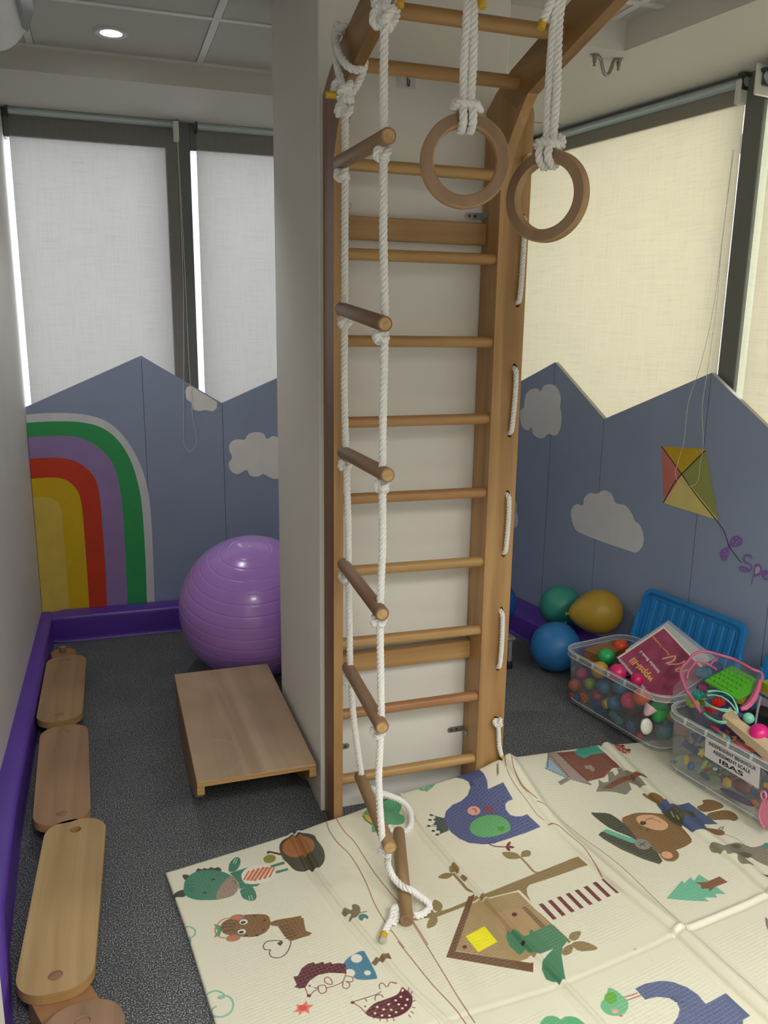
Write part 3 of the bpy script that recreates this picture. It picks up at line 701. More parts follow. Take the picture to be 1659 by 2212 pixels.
for i, (pa, pb) in enumerate(ladder_px):
    a, b = on_y(pa, yA+0.022), on_y(pb, yB2-0.035)
    bm = NB(); rod(bm, a, b, 0.0168, 28, 0.003)
    o = obj('rung', bm, [M_lr2 if i in (0, 5) else M_lr], RL, smooth=True)
    bm = NB(); dd = (b-a).normalized(); rod(bm, b-dd*0.001, b+dd*0.0006, 0.0125, 20); obj('rung_end', bm, M_end, o, smooth=True)
    dz = V((0, 0, -0.030))
    if i < 6:
        ka = a.lerp(b, 0.07)+dz; kb = a.lerp(b, 0.90)+dz
        if i < 5:
            bm = NB(); knot(bm, ka, rr*0.92, 0.92, (0, 0.2, 1), i*1.3); obj('knot', bm, M_rope, RL, smooth=True)
            bm = NB(); knot(bm, kb, rr*0.92, 0.92, (0.1, 0.3, 1), i*0.9+0.5); obj('knot', bm, M_rope, RL, smooth=True)
# last rung, lying on the mat, and the slack rope round it
za, zb = 0.052, 0.036
a7, b7 = on_z((861, 1795), za), on_z((879, 1990), zb)
bm = NB(); rod(bm, a7, b7, 0.0172, 28, 0.003); o = obj('rung', bm, M_lr2, RL, smooth=True, label='lowest rung, lying on the play mat')
bm = NB(); dd = (b7-a7).normalized(); rod(bm, b7-dd*0.001, b7+dd*0.0006, 0.0128, 20); obj('rung_end', bm, M_lr, o, smooth=True)
a6, b6 = on_y(ladder_px[5][0], yA+0.022), on_y(ladder_px[5][1], yB2-0.035)
bm = NB(); knot(bm, b6+V((0.004, 0.045, -0.036)), rr*0.9, 0.9, (0, 0, 1), 0.4); obj('knot', bm, M_rope, RL, smooth=True)
s0 = b6+V((0.0, 0.035, -0.04))
rp([s0, on_z((838, 1848), 0.15), on_z((838, 1868), 0.115), on_z((850, 1895), 0.08), on_z((870, 1915), 0.070), on_z((885, 1921), 0.070), on_z((905, 1935), 0.052), on_z((925, 1950), 0.036), on_z((927, 1962), 0.028), on_z((916, 1973), 0.026), on_z((903, 1978), 0.028), on_z((893, 1975), 0.034)], name='slack_rope')
rp([on_z((868, 1972), 0.030), on_z((857, 1985), 0.027), on_z((851, 1993), 0.026), on_z((858, 1965), 0.034), on_z((851, 1962), 0.034), on_z((846, 1985), 0.027), on_z((838, 2000), 0.026), on_z((830, 2018), 0.026)], name='rope_end')
e = on_z((830, 2016), 0.026); e2 = on_z((827, 2026), 0.026); e3 = on_z((826, 2034), 0.026)
bm = NB(); rod(bm, e, e2, 0.0096, 12, 0.002); obj('taped_end', bm, M_yell, RL, smooth=True)
bm = NB(); rod(bm, e2, e3, 0.0088, 12, 0.003); obj('frayed_end', bm, mat('frayed_rope', '#b3aea0', 0.9, bump=0.6, bscale=900), RL, smooth=True)
ks = a6+V((0.012, -0.02, -0.035))
rp([ks, on_z((806, 1704), 0.20), on_z((820, 1712), 0.19), on_z((850, 1722), 0.16), on_z((872, 1734), 0.13), on_z((885, 1752), 0.09), on_z((888, 1770), 0.06), on_z((886, 1785), 0.040), on_z((880, 1794), 0.036), on_z((870, 1797), 0.04)], name='slack_rope')
bm = NB(); knot(bm, on_z((845, 1796), 0.05), rr*0.9, 0.9, (0.3, 0, 1), 1.0); obj('knot', bm, M_rope, RL, smooth=True)
# hitch at the knee of the left rail (rope A) and on the rail further out (rope B)
def Y(p, y): return on_y(p, y)
rp([Y((742, 245), 2.02), Y((744, 225), 2.015), Y((742, 205), 2.005), Y((738, 180), 2.0), Y((728, 140), 2.01), Y((725, 110), 2.03), Y((722, 80), 2.05), Y((730, 55), 2.04), V((0.565, 2.02, 2.16)), V((0.592, 2.015, 2.175)), V((0.618, 2.0, 2.155)), Y((788, 128), 1.985), Y((786, 148), 1.985), Y((776, 175), 1.985), Y((764, 195), 1.985), Y((754, 210), 1.99), Y((744, 212), 1.995)], name='hitch_rope')
rp([V((0.595, 2.03, 2.175)), V((0.562, 2.035, 2.15)), Y((726, 90), 2.02), Y((733, 115), 1.99), Y((742, 132), 1.975), Y((755, 146), 1.968), Y((772, 151), 1.968), Y((784, 143), 1.975), Y((788, 125), 1.99), V((0.617, 2.01, 2.15))], name='hitch_rope')
bm = NB(); knot(bm, Y((741, 193), 1.985), rr, 1.25, (0.3, 0.2, 1), 0.3); obj('knot', bm, M_rope, RL, smooth=True)
bm = NB(); knot(bm, Y((746, 205), 1.975), rr, 1.0, (0.8, 0.2, 0.5), 1.3); obj('knot', bm, M_rope, RL, smooth=True)
bm = NB(); knot(bm, Y((742, 238), 2.01), rr, 1.0, (0, 0, 1), 0.9); obj('knot', bm, M_rope, RL, smooth=True)
rp([Y((738, 205), 1.985), Y((726, 206), 1.985)], name='rope_end')
bm = NB(); rod(bm, Y((726, 206), 1.985), Y((703, 204), 1.985), 0.0082, 12, 0.002); obj('taped_end', bm, M_yell, RL, smooth=True)
bm = NB(); knot(bm, Y((829, 40), 1.705), rr, 1.25, (0.2, 0.2, 1), 0.2); obj('knot', bm, M_rope, RL, smooth=True)
bm = NB(); knot(bm, Y((828, 14), 1.71), rr, 1.2, (0.8, 0.1, 0.5), 0.7); obj('knot', bm, M_rope, RL, smooth=True)
rp([Y((829, 50), 1.70), Y((845, 52), 1.71), Y((855, 35), 1.72), Y((857, 5), 1.73), V((0.618, 1.75, 2.23)), V((0.592, 1.76, 2.262)), V((0.566, 1.75, 2.24)), V((0.563, 1.735, 2.16)), Y((818, 20), 1.70)], name='hitch_rope')
bm = NB(); rod(bm, Y((858, 8), 1.72), Y((873, 8), 1.715), 0.0085, 12, 0.002); obj('taped_end', bm, M_yell, RL, smooth=True)

# ------------------------------------------------------------------ gymnastic rings
M_ring = wood('worn_ring_ply', '#967a60', '#745b47', 'z', rough=0.5, scale=0.6, coat=0.05)
M_ringe = mat('ring_edge_ply', '#a8875a', 0.55, var=0.15, vscale=30)
def ring(label, c, RO, RI, th, nrm, rope_px, tx, yr, end=None):
    t = thing('gymnastic_ring', label, 'gymnastic ring', c, 'wooden gymnastic rings')
    n = V(nrm).normalized(); ex = V((0, 0, 1)).cross(n).normalized(); ey = n.cross(ex)
    bm = NB(); N = 72; rings = []; b = 0.0035
    prof = [(RI+b, -th/2), (RO-b, -th/2), (RO, -th/2+b), (RO, th/2-b), (RO-b, th/2), (RI+b, th/2), (RI, th/2-b), (RI, -th/2+b)]
    for k in range(N):
        a = 2*math.pi*k/N; rings.append([bm.verts.new(V(c)+(ex*math.cos(a)+ey*math.sin(a))*r+n*h) for r, h in prof])
    for k in range(N):
        A, B = rings[k], rings[(k+1) % N]
        for j in range(8):
            f = bm.faces.new((A[j], A[(j+1) % 8], B[(j+1) % 8], B[j])); f.material_index = 0 if j in (0, 4) else 1
    obj('hoop', bm, [M_ring, M_ringe], t, smooth=True)
    top = V(c)+ey*((RO+RI)/2); w_ = (RO-RI)/2; r = 0.0086
    def rpp(pts, nm='rope'):
        bm = NB(); twist(bm, pts, r, 0.036, 0.0035, 7); return obj(nm, bm, M_rope, t, smooth=True)
    zr = 2.099+(2.059-yr)*0.247+0.002
    hk = V((tx, yr-0.004, zr))
    for s in (-1, 1):
        o = ex*(s*0.0095)
        rpp([top+o-ey*(w_+r*0.9)+n*0.0, top+o-ey*(w_*0.6)-n*(th/2+r), top+o+ey*(w_*0.7)-n*(th/2+r), top+o*0.9+ey*(w_+0.018)-n*0.004], 'loop')
        rpp([top+o-ey*(w_+r*0.9), top+o-ey*(w_*0.6)+n*(th/2+r), top+o+ey*(w_*0.7)+n*(th/2+r), top+o*0.9+ey*(w_+0.018)+n*0.004], 'loop')
        base = top+ey*(w_+0.012)+ex*(s*0.007)
        up = hk+V((s*0.007, 0, 0))
        rpp([base, base.lerp(up, 0.3)+ex*s*0.002, base.lerp(up, 0.7)-ex*s*0.001, V((up.x, up.y-0.0255*1.0, up.z-0.01)), V((up.x, up.y-0.022, up.z+0.016)), V((up.x, up.y, up.z+0.0265)), V((up.x, up.y+0.0235, up.z+0.008)), V((up.x, up.y+0.015, up.z-0.02)), V((up.x, up.y-0.01, up.z-0.05))])
    cen = top+ey*(w_+0.013)
    q = [ex*-0.026+ey*-0.006, ex*-0.020+ey*0.009-n*0.012, ex*0.0+ey*0.014-n*0.019, ex*0.02+ey*0.008-n*0.012, ex*0.026+ey*-0.008, ex*0.016+ey*-0.004+n*0.016, ex*-0.016+ey*0.0+n*0.016, ex*-0.026+ey*-0.006]
    rpp([cen+x for x in q], 'wrap')
    if end:
        rpp([hk+V((0.004, -0.02, -0.012)), V(end[0]).lerp(hk, 0.5)+V((0, -0.02, 0)), V(end[0])], 'rope_end')
        d_ = (V(end[0])-hk).normalized(); bm = NB(); rod(bm, V(end[0])-d_*0.004, V(end[0])+d_*0.014, 0.0085, 10, 0.002); obj('taped_end', bm, M_yell, t, smooth=True)
def vdir(c): return (CAM-V(c)).normalized()
c1 = on_y((1004, 349), 1.63); d1 = vdir(c1); d1.z = 0
c2 = on_y((1181, 425), 1.60); d2 = vdir(c2); d2.z = 0
ring('left wooden gymnastic ring, facing forward on its white rope', c1, 0.0905, 0.0645, 0.026, Matrix.Rotation(R(10), 3, 'Z') @ d1, None, 0.722, 1.637, [on_y((1040, 2), 1.60)])
ring('right wooden gymnastic ring, turned sideways on its white rope', c2, 0.0905, 0.0645, 0.026, Matrix.Rotation(R(-27), 3, 'Z') @ d2, None, 0.910, 1.637, [on_y((1172, 48), 1.62)])
# ================================================================== play mat
def _E(lst):
    xs, ys, zs = [], [], []
    for p, mode, v in lst:
        q = on_y(p, v) if mode == 'y' else on_z(p, v)
        xs.append(q.x); ys.append(q.y); zs.append(q.z)
    return np.array(xs), np.array(ys), np.array(zs)
EX, EY, EZ = _E([((358, 1885), 'z', .015), ((500, 1840), 'z', .015), ((634, 1798), 'z', .018), ((710, 1770), 'y', 2.118), ((741, 1762), 'y', 2.118), ((800, 1740), 'y', 2.165), ((870, 1712), 'y', 2.185),
                 ((960, 1685), 'y', 2.165), ((1030, 1662), 'y', 2.123), ((1080, 1638), 'y', 2.12), ((1108, 1634), 'y', 2.12), ((1180, 1625), 'y', 2.20), ((1290, 1610), 'y', 2.28), ((1380, 1603), 'z', .018)])
EX = np.append(EX, [2.3]); EY = np.append(EY, [2.30]); EZ = np.append(EZ, [.015])
def smooth_interp(x, X, Yv):
    x = np.asarray(x, float); s = 0
    for d in (-.03, -.015, 0, .015, .03): s = s+np.interp(x+d, X, Yv)
    return s/5
def yE(x): return smooth_interp(x, EX, EY)
def xLeft(y): return np.interp(y, [.3, 1.52, 1.84, 2.067, 2.3], [.275, .147, .113, .082, .055])
def crv(pts, z): q = [on_z(p, z) for p in pts]; q.sort(key=lambda v: v.y); return np.array([v.y for v in q]), np.array([v.x for v in q])
def mkc(Yc, Xc):
    sl0 = (Xc[1]-Xc[0])/(Yc[1]-Yc[0]); Yc = np.concatenate([[.3], Yc, [2.6]]); Xc = np.concatenate([[Xc[0]-sl0*(Yc[1]-.3)*.5], Xc, [Xc[-1]]])
    return lambda y: smooth_interp(y, Yc, Xc)
C1 = mkc(*crv([(640, 1812), (680, 1893), (760, 1998), (870, 2128), (960, 2212)], .015))
C2 = mkc(np.array([1.264, 1.396, 1.542, 1.708, 1.858, 2.02, 2.15]), np.array([.938, .917, .892, .868, .842, .812, .80]))
C3 = mkc(np.array([1.149, 1.278, 1.438, 1.631, 1.784, 1.95, 2.11]), np.array([1.296, 1.283, 1.271, 1.233, 1.210, 1.165, 1.125]))
C4 = mkc(np.array([1.3, 1.483, 1.633, 1.775, 1.986, 2.25]), np.array([1.60, 1.609, 1.617, 1.605, 1.594, 1.604]))
C5 = lambda y: np.asarray(y)*0+1.99
def yCross(x): return np.interp(x, [0, .59, .9, 1.083, 1.271, 1.609, 2.2], [1.36, 1.376, 1.385, 1.41, 1.438, 1.483, 1.56])
def Hm(x, y):
    x = np.asarray(x, float); y = np.asarray(y, float)
    lift = smooth_interp(x, EX, EZ)-.015; d = np.maximum(yE(x)-y, 0)
    z = .015+lift*np.exp(-(d/.19)**1.6)
    z = z+.018*np.exp(-((x-1.0)/.14)**2)*np.exp(-((y-1.93)/.07)**2)*0.5
    g = lambda t, s: np.exp(-(t/s)**2)
    for C, a, b in ((C1, .005, .005), (C2, .0055, .006)):
        e = x-C(y); z = z+a*g(np.abs(e)-.0105, .0065)-b*g(e, .0038)
    for C, a in ((C3, .017), (C4, .014), (C5, .01)):
        e = x-C(y); z = z+a*g(e-.024, .022)-.010*g(e+.001, .0042)+.003*g(e+.03, .03)
    e = y-yCross(x); m = 1/(1+np.exp(-(x-C3(y))/.01))
    z = z+(.006*m+.0006)*g(e-.005, .007)-(.003*m+.0013)*g(e+.006, .004)
    z = z+.0015*np.sin(x*9+1)*np.sin(y*7)
    return z
def Hs(x, y):
    lift = smooth_interp(x, EX, EZ)-.015; d = np.maximum(yE(x)-y, 0)
    return .017+lift*np.exp(-(d/.19)**1.6)+.018*np.exp(-((x-1.0)/.14)**2)*np.exp(-((y-1.93)/.07)**2)*0.5
def on_mat(p, extra=0.0):
    z = .015; d = ray(*p)
    for _ in range(14):
        q = CAM+d*((z-CAM.z)/d.z); z = .5*z+.5*(float(Hs(q.x, q.y))+extra)
    return q

# ---- the printed picture of the mat, drawn into a generated image
IX0, IX1, IY0, IY1 = 0.02, 2.22, 0.4, 2.42
PXM = 0.00105
IW, IH = int((IX1-IX0)/PXM), int((IY1-IY0)/PXM)
IMG = np.ones((IH, IW, 4), np.float32)
def hexs(h): return [int(h[i:i+2], 16)/255 for i in (1, 3, 5)]
IMG[..., :3] = hexs('#dcd9c4')
def toim(P): return np.array([((q.x-IX0)/PXM, (q.y-IY0)/PXM) for q in P])
def fill(pts, col, zf=None):
    P = toim([on_mat(p) for p in (zf(pts) if zf else pts)])
    x0, y0 = np.floor(P.min(0)).astype(int)-1; x1, y1 = np.ceil(P.max(0)).astype(int)+2
    x0, y0 = max(x0, 0), max(y0, 0); x1, y1 = min(x1, IW), min(y1, IH)
    if x1 <= x0 or y1 <= y0: return
    X, Yg = np.meshgrid(np.arange(x0, x1)+.5, np.arange(y0, y1)+.5); acc = np.zeros(X.shape)
    for ox, oy in ((-.25, -.25), (.25, -.25), (-.25, .25), (.25, .25)):
        ins = np.zeros(X.shape, bool)
        for (ax, ay), (bx, by) in zip(P, np.roll(P, -1, 0)):
            if ay == by: continue
            c = ((ay > Yg+oy) != (by > Yg+oy)) & (X+ox < (bx-ax)*(Yg+oy-ay)/(by-ay)+ax); ins ^= c
        acc += ins*.25
    s = IMG[y0:y1, x0:x1, :3]; s[...] = s*(1-acc[..., None])+np.array(hexs(col))*acc[..., None]
def line(pts, col, wd, zf=None, sm=True):
    pp = zf(pts) if zf else pts
    if sm and len(pp) > 2: pp = smooth2(pp, False, 4)
    P = toim([on_mat(p) for p in pp]); r = wd/PXM/2
    for (ax, ay), (bx, by) in zip(P, P[1:]):
        x0, y0 = int(min(ax, bx)-r-2), int(min(ay, by)-r-2); x1, y1 = int(max(ax, bx)+r+3), int(max(ay, by)+r+3)
        x0, y0 = max(x0, 0), max(y0, 0); x1, y1 = min(x1, IW), min(y1, IH)
        if x1 <= x0 or y1 <= y0: continue
        X, Yg = np.meshgrid(np.arange(x0, x1)+.5, np.arange(y0, y1)+.5)
        L2 = (bx-ax)**2+(by-ay)**2+1e-9; t = np.clip(((X-ax)*(bx-ax)+(Yg-ay)*(by-ay))/L2, 0, 1)
        d = np.hypot(X-ax-t*(bx-ax), Yg-ay-t*(by-ay)); a = np.clip(r+.5-d, 0, 1)[..., None]
        s = IMG[y0:y1, x0:x1, :3]; s[...] = s*(1-a)+np.array(hexs(col))*a
zA = lambda p: zm(340, 1750, 2.9625, p)
zB = lambda p: zm(860, 1620, 4.254, p)
zC = lambda p: zm(860, 1840, 3.318, p)
zD = lambda p: zm(1160, 1580, 3.3246, p)
zE = lambda p: zm(1250, 1850, 4.056, p)
zF = lambda p: zm(700, 1630, 5.267, p)
S = lambda p, k=4: smooth2(p, True, k)
def ell(cx, cy, rx, ry, zf, col, rot=0, n=20): fill(circ(cx, cy, rx, ry, n, rot=R(rot)), col, zf)
# donkey lying on its side with a striped belly, and a tree stump
fill(S([(95, 548), (130, 520), (175, 510), (178, 550), (130, 556)]), '#3f443b', zA)
fill(S([(160, 418), (185, 412), (215, 422), (235, 428), (220, 450), (180, 448)]), '#3f443b', zA)
fill(S([(245, 400), (258, 372), (285, 378), (300, 368), (325, 375), (340, 362), (365, 370), (385, 362), (405, 370), (405, 392), (340, 395), (270, 405)], 2), '#3f443b', zA)
fill([(462, 400), (510, 384), (560, 368), (640, 345), (590, 372), (545, 400), (540, 440), (560, 465), (600, 470), (660, 464), (640, 480), (560, 495), (525, 500), (520, 460), (500, 435)], '#3c7a62', zA)
fill(S([(458, 388), (462, 340), (490, 305), (515, 297), (530, 310), (528, 345), (500, 385)]), '#3c7a62', zA)
fill(S([(532, 505), (580, 492), (612, 490), (634, 540), (625, 570), (590, 576), (550, 560), (535, 535)]), '#3c7a62', zA)
for a, b in (((485, 335), (500, 305)), ((497, 340), (514, 306)), ((585, 545), (590, 572)), ((600, 540), (610, 570))): line([a, b], '#cfe0cf', .002, zA)
fill(S([(168, 500), (178, 450), (215, 410), (270, 388), (350, 382), (420, 392), (470, 415), (500, 440), (520, 480), (505, 520), (470, 548), (400, 568), (320, 574), (250, 572), (195, 555), (172, 530)]), '#3f7f65', zA)
fill(S([(378, 566), (384, 520), (405, 480), (440, 440), (475, 418), (505, 440), (522, 478), (510, 512), (480, 540), (430, 560)]), '#9a8571', zA)
ell(357, 441, 13, 8, zA, '#27413a'); ell(303, 526, 13, 8, zA, '#27413a')
for q in ([(190, 480), (240, 475)], [(195, 500), (235, 498)], [(205, 460), (235, 458)], [(200, 515), (230, 512)]): line(q, '#27584a', .002, zA)
line([(478, 452), (492, 447), (500, 460), (492, 470)], '#5a4638', .002, zA)
ell(645, 405, 110, 62, zA, '#e4e0cf', -10); 
for k in range(7):
    x = 565+k*27; line([(x-22+abs(3-k)*4, 452-k*3-abs(3-k)*4), (x+32-abs(3-k)*4, 375-k*4+abs(3-k)*4)], '#c96a45', .0075 if 0 < k < 6 else .005, zA)
fill([(725, 348), (812, 322), (815, 338), (730, 362)], '#3c7a62', zA); fill([(755, 385), (835, 365), (838, 378), (762, 400)], '#3c7a62', zA)
ell(718, 306, 40, 27, zA, '#85892b', -12); fill([(700, 262), (712, 255), (800, 272), (800, 286), (722, 268), (705, 275)], '#5c2b31', zA)
fill(S([(780, 235), (800, 190), (860, 160), (930, 142), (1000, 155), (1020, 185), (1060, 240), (1072, 300), (1050, 350), (1000, 380), (940, 388), (880, 378), (830, 330), (800, 300)]), '#4c4a38', zA)
ell(903, 228, 105, 68, zA, '#a0693f', -8); line(circ(903, 228, 68, 42, 16)+[circ(903, 228, 68, 42, 16)[0]], '#8a5a36', .0015, zA, False); line(circ(905, 226, 35, 20, 12)+[circ(905, 226, 35, 20, 12)[0]], '#8a5a36', .0015, zA, False)
# striped cat with headphones
fill([(360, 725), (400, 735), (412, 760), (400, 800), (360, 812), (385, 770)], '#3f9a72', zA)
fill(S([(402, 750), (420, 715), (470, 690), (550, 668), (640, 662), (700, 668), (722, 700), (720, 740), (690, 780), (630, 805), (560, 808), (480, 800), (425, 785)]), '#7f5c34', zA)
line([(490, 690), (440, 690), (400, 710), (372, 750), (375, 790), (410, 812), (450, 812)], '#cc6a3e', .003, zA)
for cx, cy in ((510, 686), (485, 815)): ell(cx, cy, 47, 22, zA, '#7d8079', -8); ell(cx, cy, 34, 15, zA, '#d4693c', -8)
for cx, cy in ((552, 712), (540, 775)): ell(cx, cy, 27, 17, zA, '#e6e3d4', -8); ell(cx-3, cy+3, 16, 9, zA, '#3a3a34', -10)
for q in ([(412, 752), (440, 742), (490, 745)], [(425, 730), (460, 722), (500, 728)], [(425, 775), (460, 765), (500, 765)], [(440, 705), (480, 700), (510, 705)]): line(q, '#4a3824', .0025, zA)
for cx, cy in ((686, 702), (680, 762), (620, 672), (570, 800), (640, 799)): ell(cx, cy, 9, 6, zA, '#4a3020')
fill([(722, 715), (760, 700), (850, 685), (925, 672), (918, 684), (935, 690), (945, 750), (950, 770), (990, 785), (975, 800), (940, 810), (850, 838), (810, 800), (770, 740), (728, 735)], '#7f5c34', zA)
for k in range(5): line([(785+k*9, 748+k*18), (835+k*14, 733+k*16)], '#4a3824', .0025, zA)
line([(855, 840), (845, 880), (820, 920), (780, 942), (735, 938), (716, 915), (722, 893), (690, 890), (678, 868), (695, 842), (740, 832), (800, 836)], '#46382c', .0022, zA)
fill([(765, 850), (790, 835), (805, 845), (788, 868)], '#46423a', zA)
for q in ([(165, 745), (210, 745), (240, 765), (238, 795), (212, 812), (185, 805)], [(205, 815), (212, 830), (198, 842)], [(320, 1168), (370, 1150), (415, 1165), (427, 1188), (400, 1200), (392, 1190), (430, 1182), (465, 1195), (485, 1235), (470, 1285), (420, 1315), (365, 1312), (345, 1290), (352, 1265), (375, 1250)]): line(q, '#7fb89b', .0042, zA)
# two hedgehogs, a mushroom and a flower
fill(S([(1185, 1000), (1210, 955), (1260, 920), (1310, 900), (1335, 920), (1405, 1060), (1380, 1080), (1320, 1085), (1270, 1080), (1240, 1050), (1200, 1045)]), '#4a7d98', zA)
for cx, cy, rx, ry in ((1275, 948, 37, 28), (1230, 1042, 36, 26), (1345, 1040, 22, 16)): ell(cx, cy, rx, ry, zA, '#e0ddc8')
fill([(1368, 975), (1410, 940), (1480, 910), (1500, 948), (1440, 965), (1392, 995)], '#7d6548', zA)
fill([(870, 1065), (900, 1060), (925, 1010), (960, 985), (1000, 972), (1010, 985), (1060, 970), (1070, 985), (1110, 972), (1120, 985), (1160, 978), (1205, 985), (1210, 1045), (1100, 1040), (1030, 1055), (975, 1090), (945, 1135), (910, 1140), (875, 1130), (893, 1118)], '#5e2a33', zA)
mr = '#6a3038'
for q in ([(945, 1135), (965, 1185)], [(975, 1188), (1000, 1160), (1028, 1148)], [(1080, 1138), (1130, 1125), (1185, 1098), (1207, 1045)], [(1070, 1078), (1090, 1068), (1112, 1085), (1118, 1113), (1090, 1112), (1070, 1095), (1070, 1078)], [(1030, 1125), (1070, 1120), (1082, 1155), (1055, 1173), (1033, 1160), (1030, 1125)], [(1210, 1060), (1250, 1070), (1245, 1098), (1205, 1095)], [(1190, 1100), (1185, 1130), (1215, 1142), (1232, 1115), (1210, 1095)], [(1005, 1135), (1020, 1140), (1028, 1130)]): line(q, mr, .0017, zA)
ell(970, 1187, 14, 10, zA, mr); ell(975, 1124, 8, 5, zA, '#2a2a2a')
fill([(862, 1290), (895, 1272), (890, 1240), (925, 1250), (955, 1218), (962, 1245), (1000, 1245), (970, 1270), (972, 1300), (938, 1285), (905, 1312), (905, 1288)], '#dd7a68', zA); ell(930, 1265, 28, 20, zA, '#d24a48')
fill(S([(1335, 1300), (1360, 1260), (1400, 1230), (1450, 1212), (1530, 1180), (1570, 1140), (1610, 1150), (1632, 1200), (1625, 1250), (1590, 1290), (1530, 1320), (1450, 1332), (1380, 1325)]), '#5e2a33', zA)
for cx, cy in ((1407, 1258), (1448, 1273), (1393, 1297), (1438, 1312), (1480, 1240), (1497, 1275), (1485, 1312), (1525, 1215), (1545, 1240), (1528, 1290), (1568, 1265), (1558, 1192), (1600, 1210), (1590, 1245), (1570, 1158)): ell(cx, cy, 9, 7, zA, '#e0ddc8')
for k in range(13):
    a = R(-62+k*19); cx, cy = (1570, 1235) if k < 7 else (1470, 1262); rx, ry = (62, 92) if k < 7 else (120, 68)
    x, y = cx+rx*math.cos(a), cy+ry*math.sin(a); line([(x, y), (x+20*math.cos(a), y+20*math.sin(a))], mr, .0017, zA)
for q in ([(1335, 1300), (1300, 1262), (1262, 1237)], [(1262, 1222), (1340, 1198), (1400, 1178), (1430, 1160)], [(1425, 1142), (1420, 1118), (1440, 1104), (1465, 1130)], [(1475, 1128), (1490, 1100), (1530, 1115)], [(1393, 1215), (1398, 1185), (1430, 1180), (1445, 1195)], [(1330, 1205), (1340, 1222)]): line(q, mr, .0017, zA)
ell(1250, 1230, 13, 9, zA, mr); ell(1330, 1255, 6, 5, zA, '#2a2a2a')
fill(S([(1178, 655), (1195, 632), (1245, 635), (1245, 605), (1270, 598), (1295, 615), (1298, 650), (1275, 680), (1240, 705), (1225, 700), (1240, 672), (1192, 672)], 3), '#7c705b', zA)
line([(1290, 655), (1338, 645)], '#7c705b', .003, zA); fill(S([(1290, 670), (1320, 660), (1348, 675), (1345, 695), (1325, 685), (1310, 705), (1290, 695)], 3), '#4f7f7c', zA)
# winding path lines
br = '#94694a'
line([(30, 765), (60, 860), (150, 990), (290, 1130), (400, 1300), (490, 1480), (570, 1680), (690, 1890), (800, 2040), (910, 2190)], br, .0026, zF)
line([(135, 720), (240, 880), (340, 980), (450, 1150), (560, 1320), (700, 1500), (850, 1680), (1020, 1900), (1180, 2150)], br, .0026, zF)
line([(105, 505), (300, 820), (420, 1020), (550, 1220)], br, .0026, zC); line([(0, 640), (120, 790), (250, 950), (400, 1110), (490, 1234)], br, .0026, zC)
line([(0, 520), (150, 620), (330, 760), (600, 960), (900, 1250), (1050, 1396)], br, .0022, zD)
line([(925, 635), (1100, 780), (1300, 960), (1500, 1130), (1659, 1290)], br, .0022, zE)
line([(1040, 55), (1060, 180), (1150, 340), (1276, 478)], br, .0022, zB)
line([(975, 60), (1010, 200), (1080, 330), (1180, 460), (1276, 597)], '#7a5040', .0018, zB)
line([(0, 600), (60, 645), (150, 700), (220, 765), (330, 860), (400, 950), (470, 1040), (500, 1075)], '#7a5040', .0018, zD)
# clump of green leaves, bird, blue elephant with a crown
fill(S([(440, 690), (460, 650), (520, 600), (600, 540), (680, 512), (760, 512), (850, 540), (885, 600), (855, 665), (905, 695), (918, 745), (895, 785), (830, 800), (760, 800), (700, 860), (600, 880), (545, 870), (540, 790), (470, 750)], 3), '#5aa478', zF)
fill([(440, 690), (450, 672), (500, 685), (548, 760), (540, 790), (470, 735)], '#d9ab22', zF); line([(445, 700), (480, 745), (540, 792)], '#2f7a55', .005, zF)
fill(S([(1045, 350), (1110, 320), (1200, 295), (1275, 285), (1265, 330), (1210, 390), (1140, 412), (1080, 395)], 3), '#5fb588', zF); ell(1133, 360, 24, 27, zF, '#e0a890'); fill([(1155, 405), (1185, 400), (1172, 425)], '#c95a4c', zF)
eb = '#4e5885'
fill([(475, 240), (600, 205), (745, 172), (790, 215), (820, 280), (825, 355), (968, 297), (1055, 450), (1010, 465), (985, 490), (990, 540), (1030, 590), (1080, 605), (1140, 605), (1185, 590), (1310, 708), (1150, 765), (1000, 815), (880, 855), (780, 863), (650, 850), (560, 810), (490, 755), (445, 700), (425, 620), (440, 560), (500, 500), (580, 465), (640, 410), (665, 340), (650, 290), (600, 262), (540, 250), (480, 252)], eb, zB)
fill(S([(665, 740), (662, 690), (700, 640), (770, 605), (860, 590), (950, 605), (1010, 650), (1032, 700), (1020, 740), (950, 770), (850, 795), (760, 795), (700, 775)]), '#5fa56a', zB)
fill([(900, 690), (935, 700), (970, 690), (985, 715), (965, 740), (930, 740)], '#47902f', zB)
ell(697, 553, 60, 42, zB, '#dda08c'); line([(682, 540), (705, 537), (718, 552), (712, 570)], '#6a3030', .002, zB); ell(835, 540, 45, 30, zB, '#7e4448')
for q in ([(655, 290), (675, 268)], [(660, 295), (690, 285)], [(665, 302), (700, 310)], [(662, 308), (685, 322)]): line(q, '#2c3050', .0018, zB)
fill([(345, 605), (430, 625), (465, 738), (385, 772), (385, 742), (352, 738), (356, 690), (318, 690), (345, 652), (318, 640), (342, 625)], '#44524f', zB)
for cx, cy in ((306, 597), (294, 642), (281, 698), (324, 743), (360, 776)): ell(cx, cy, 17, 10, zB, '#44524f')
for a, b in (((306, 597), (350, 610)), ((281, 698), (350, 700)), ((360, 776), (390, 765))): line([a, b], '#44524f', .002, zB)
line([(835, 858), (880, 878), (930, 884), (985, 885)], '#6d2f3b', .003, zB)
for cx, cy, rx, ry, ro in ((1015, 862, 30, 13, -50), (1036, 887, 32, 11, 5), (1010, 902, 28, 13, 45)): ell(cx, cy, rx, ry, zB, '#6d2f3b', ro)
fill([(905, 140), (920, 108), (928, 210), (912, 244), (903, 200)], '#84806e', zB)
